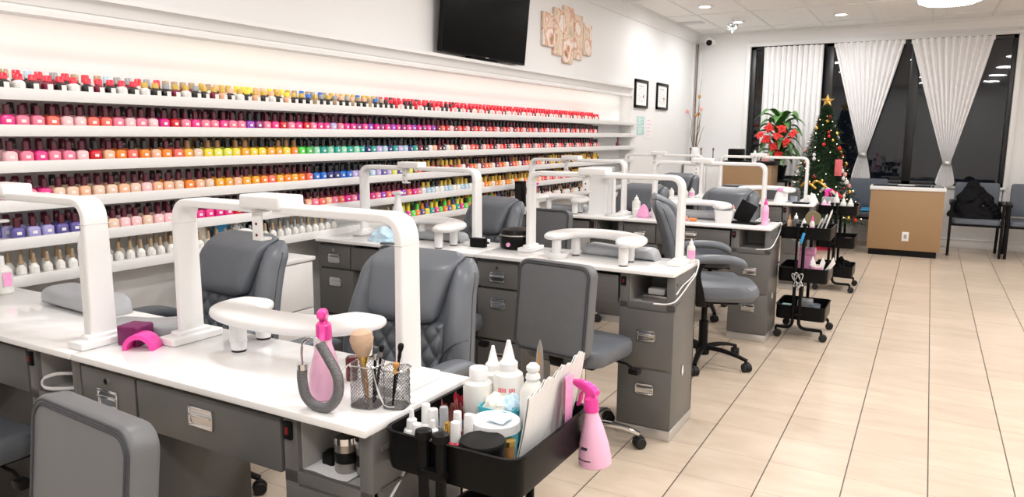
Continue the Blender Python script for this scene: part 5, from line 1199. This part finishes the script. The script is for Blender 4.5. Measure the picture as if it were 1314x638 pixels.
# ------------------------------------------------------------------ Christmas tree
t = thing('christmas_tree', 'decorated green Christmas tree with gold star, in front of the window', 'Christmas tree', (-1.16, 9.98, 0))
obj('trunk', G().cyl((0, 0, .10), (0, 0, 1.68), .03, .008), 'twig', t)
obj('stand', G().lathe([(0, 0), (.20, 0), (.20, .02), (.10, .06), (.09, .26), (0, .26)], 28), 'redfoil', t)
g = G(); TB, TT, RB = .40, 1.77, .50
tm = bmesh.new(); nv_ = []; nf = []
rnd = random.Random(3)
TR = lambda z: RB*(1-(z-TB)/(TT-TB))**.95+.015
for i in range(760):
    f = i/760; z = TB+(TT-TB)*f**1.25*.97; a = i*2.399963; r = TR(z)*rnd.uniform(.78, 1.08)
    d = Vector((cos(a), sin(a), -.22-.1*rnd.random())); p0 = Vector((0, 0, z+.05)); L_ = r
    for k in range(16):
        s_ = .25+.75*k/15; b = p0+d*(L_*s_); 
        for q in range(3):
            dirv = (d*.7+Vector((rnd.uniform(-1, 1), rnd.uniform(-1, 1), rnd.uniform(-.6, .9)))).normalized()*rnd.uniform(.026, .055)
            sd = dirv.cross(Vector((rnd.uniform(-1, 1), rnd.uniform(-1, 1), 1))).normalized()*.0042
            n0 = len(nv_); nv_ += [b-sd, b+sd, b+dirv]; nf.append((n0, n0+1, n0+2))
me = bpy.data.meshes.new('foliage'); me.from_pydata([tuple(v) for v in nv_], [], nf); me.materials.append(M['needle']); fo = bpy.data.objects.new('foliage', me); COL.objects.link(fo); fo.parent = t
g = G().lathe([(.02, TB+.05), (RB*.5, TB+.0), (RB*.22, TB+.7), (.02, TT-.1)], 20); obj('inner_boughs', g, 'needle', t)
cols = ['bract', 'paper', 'gold', 'bract', 'paper', 'red', 'gold', 'salmon', 'paper']
for i in range(88):
    f = (i+.5)/88; z = TB+.02+(TT-TB-.12)*f**1.15; a = i*2.399963*1.7+rnd.uniform(-.9, .9); r = TR(z)*1.0; rr = rnd.uniform(.015, .028)
    obj('ornament', G().ball((r*cos(a), r*sin(a), z-.09*r), (rr, rr, rr*1.1), 10).cyl((r*cos(a), r*sin(a), z-.09*r+rr), (r*cos(a), r*sin(a), z-.09*r+rr+.006), .004, n=6), cols[i % len(cols)], t)
g = G()
for i in range(70):
    f = (i+.5)/70; z = TB+(TT-TB-.1)*f**1.15; a = i*2.399963*1.618+1; r = TR(z)*.96; g.ball((r*cos(a), r*sin(a), z-.09*r), .0055, 6)
lo = obj('string_lights', g, 'fairy', t); lo['kind'] = 'stuff'
ring = []
for k in range(10):
    a = PI/2+PI*k/5; r = .085 if k % 2 == 0 else .036; ring.append((r*cos(a), r*sin(a)))
g = G().loft([[(x*.05, -.02, y*.05) for x, y in ring], [(x*.9, -.012, y*.9) for x, y in ring], [(x, 0, y) for x, y in ring], [(x*.9, .012, y*.9) for x, y in ring], [(x*.05, .02, y*.05) for x, y in ring]], mx=T(0, 0, 1.84)).tube([(0, 0, 1.70), (0, 0, 1.78)], .008, 8)
obj('star', g, 'gold', t, ang=10)
def hang(nm, m, x, y, z, w, h): return obj(nm, G().box((x-w/2, y-.004, z-h), (x+w/2, y+.004, z), .004).tube([(x, y, z), (x*.9, y*.9, z+.04)], .0015, 5), m, t)
hang('hanging_card', 'redprint', .20, -.20, 1.13, .085, .20)
for i, (x, z, m) in enumerate(((-.10, .80, 'gold'), (.02, .82, 'gold'), (.12, .74, 'paper'), (.20, .70, 'bract'))):
    P = catmull([(x-.09, -.36+.3*abs(x), z), (x-.04, -.40+.3*abs(x), z+.05), (x+.02, -.41+.3*abs(x), z+.03), (x+.08, -.39+.3*abs(x), z-.02)], 6); obj('ribbon', G().tube(P, .016, 8), m, t)
# ------------------------------------------------------------------ potted plants
def leafg(g, base, az, L_, w, up, droop, mi=0):
    base = Vector(base); d = Vector((cos(az), sin(az), 0)); s_ = Vector((-sin(az), cos(az), 0))
    def fn(u, v):
        p = base + d*(L_*v) + Vector((0, 0, up*v - droop*v*v)); ww = w*sin(PI*min(1, .05+.95*v))**.8*(1-.3*v)
        return tuple(p + s_*((2*u-1)*ww) + Vector((0, 0, .35*ww*abs(2*u-1))))
    g.grid(fn, 6, 12, mi, thick=.0015)
t = thing('poinsettia', 'red poinsettia with long green leaves, left of the Christmas tree', 'plant', (-1.78, 10.42, .83))
obj('pot', G().lathe([(0, 0), (.09, 0), (.12, .17), (.13, .19), (.11, .19), (.10, .15), (0, .15)], 28), 'black', t)
obj('stem', G().tube(catmull([(0, 0, .12), (.01, 0, .4), (0, .02, .72)], 6), .012, 8).tube(catmull([(0, 0, .12), (-.06, -.08, .4), (-.12, -.16, .56)], 6), .010, 8).tube(catmull([(0, 0, .12), (.07, -.08, .4), (.12, -.16, .56)], 6), .010, 8), 'leaf', t)
for i in range(34):
    g = G(); a = i*2.4+.3; zb_ = .20+.017*i; leafg(g, (0, .03, zb_), a, rnd.uniform(.27, .38), rnd.uniform(.06, .085), .56, .62 if i < 16 else .50); obj('leaf', g, 'leaf', t)
for i, (x, y, z) in enumerate(((-.21, -.20, .59), (-.09, -.24, .68), (.07, -.24, .67), (.20, -.20, .61), (.02, -.26, .58), (-.12, -.24, .53), (.13, -.24, .50), (-.02, -.22, .44), (.04, -.22, .34))):
    g = G()
    for k in range(9):
        leafg(g, (0, 0, 0), k*2*PI/9+i, .082 if k % 2 else .06, .024, .03, .04)
    g.ball((0, 0, .012), .010, 8); g.xf(T(x, y, z, rx=58+10*((i*3) % 4)-10, rz=25*((i % 3)-1))); obj('bract', g, 'bract', t)
o = obj('gift_tag', G().box((-.045, -.004, 0), (.045, .004, .10), .002), 'salmon', loc=(-1.80, 9.66, 1.0905)); tag(o, 'pale pink card standing on the tall tan counter', 'card')
o = obj('hand_bottle', G().lathe([(0, 0), (.035, 0), (.035, .08), (.015, .11), (.012, .13), (0, .135)], 16), 'white', loc=(-1.93, 9.66, 1.0905)); tag(o, 'small white bottle beside the pink card on the tall counter', 'bottle')

# ------------------------------------------------------------------ render look
SC.view_settings.view_transform = 'Standard'; SC.view_settings.look = 'None'
SC.view_settings.exposure = 0.0; SC.view_settings.gamma = 1.0
SC.view_settings.use_curve_mapping = False
SC.cycles.use_denoising = True
SC.cycles.max_bounces = 8; SC.cycles.diffuse_bounces = 6; SC.cycles.glossy_bounces = 4; SC.cycles.transmission_bounces = 6; SC.cycles.transparent_max_bounces = 8
SC.cycles.caustics_reflective = False; SC.cycles.caustics_refractive = False
SC.cycles.sample_clamp_indirect = 6
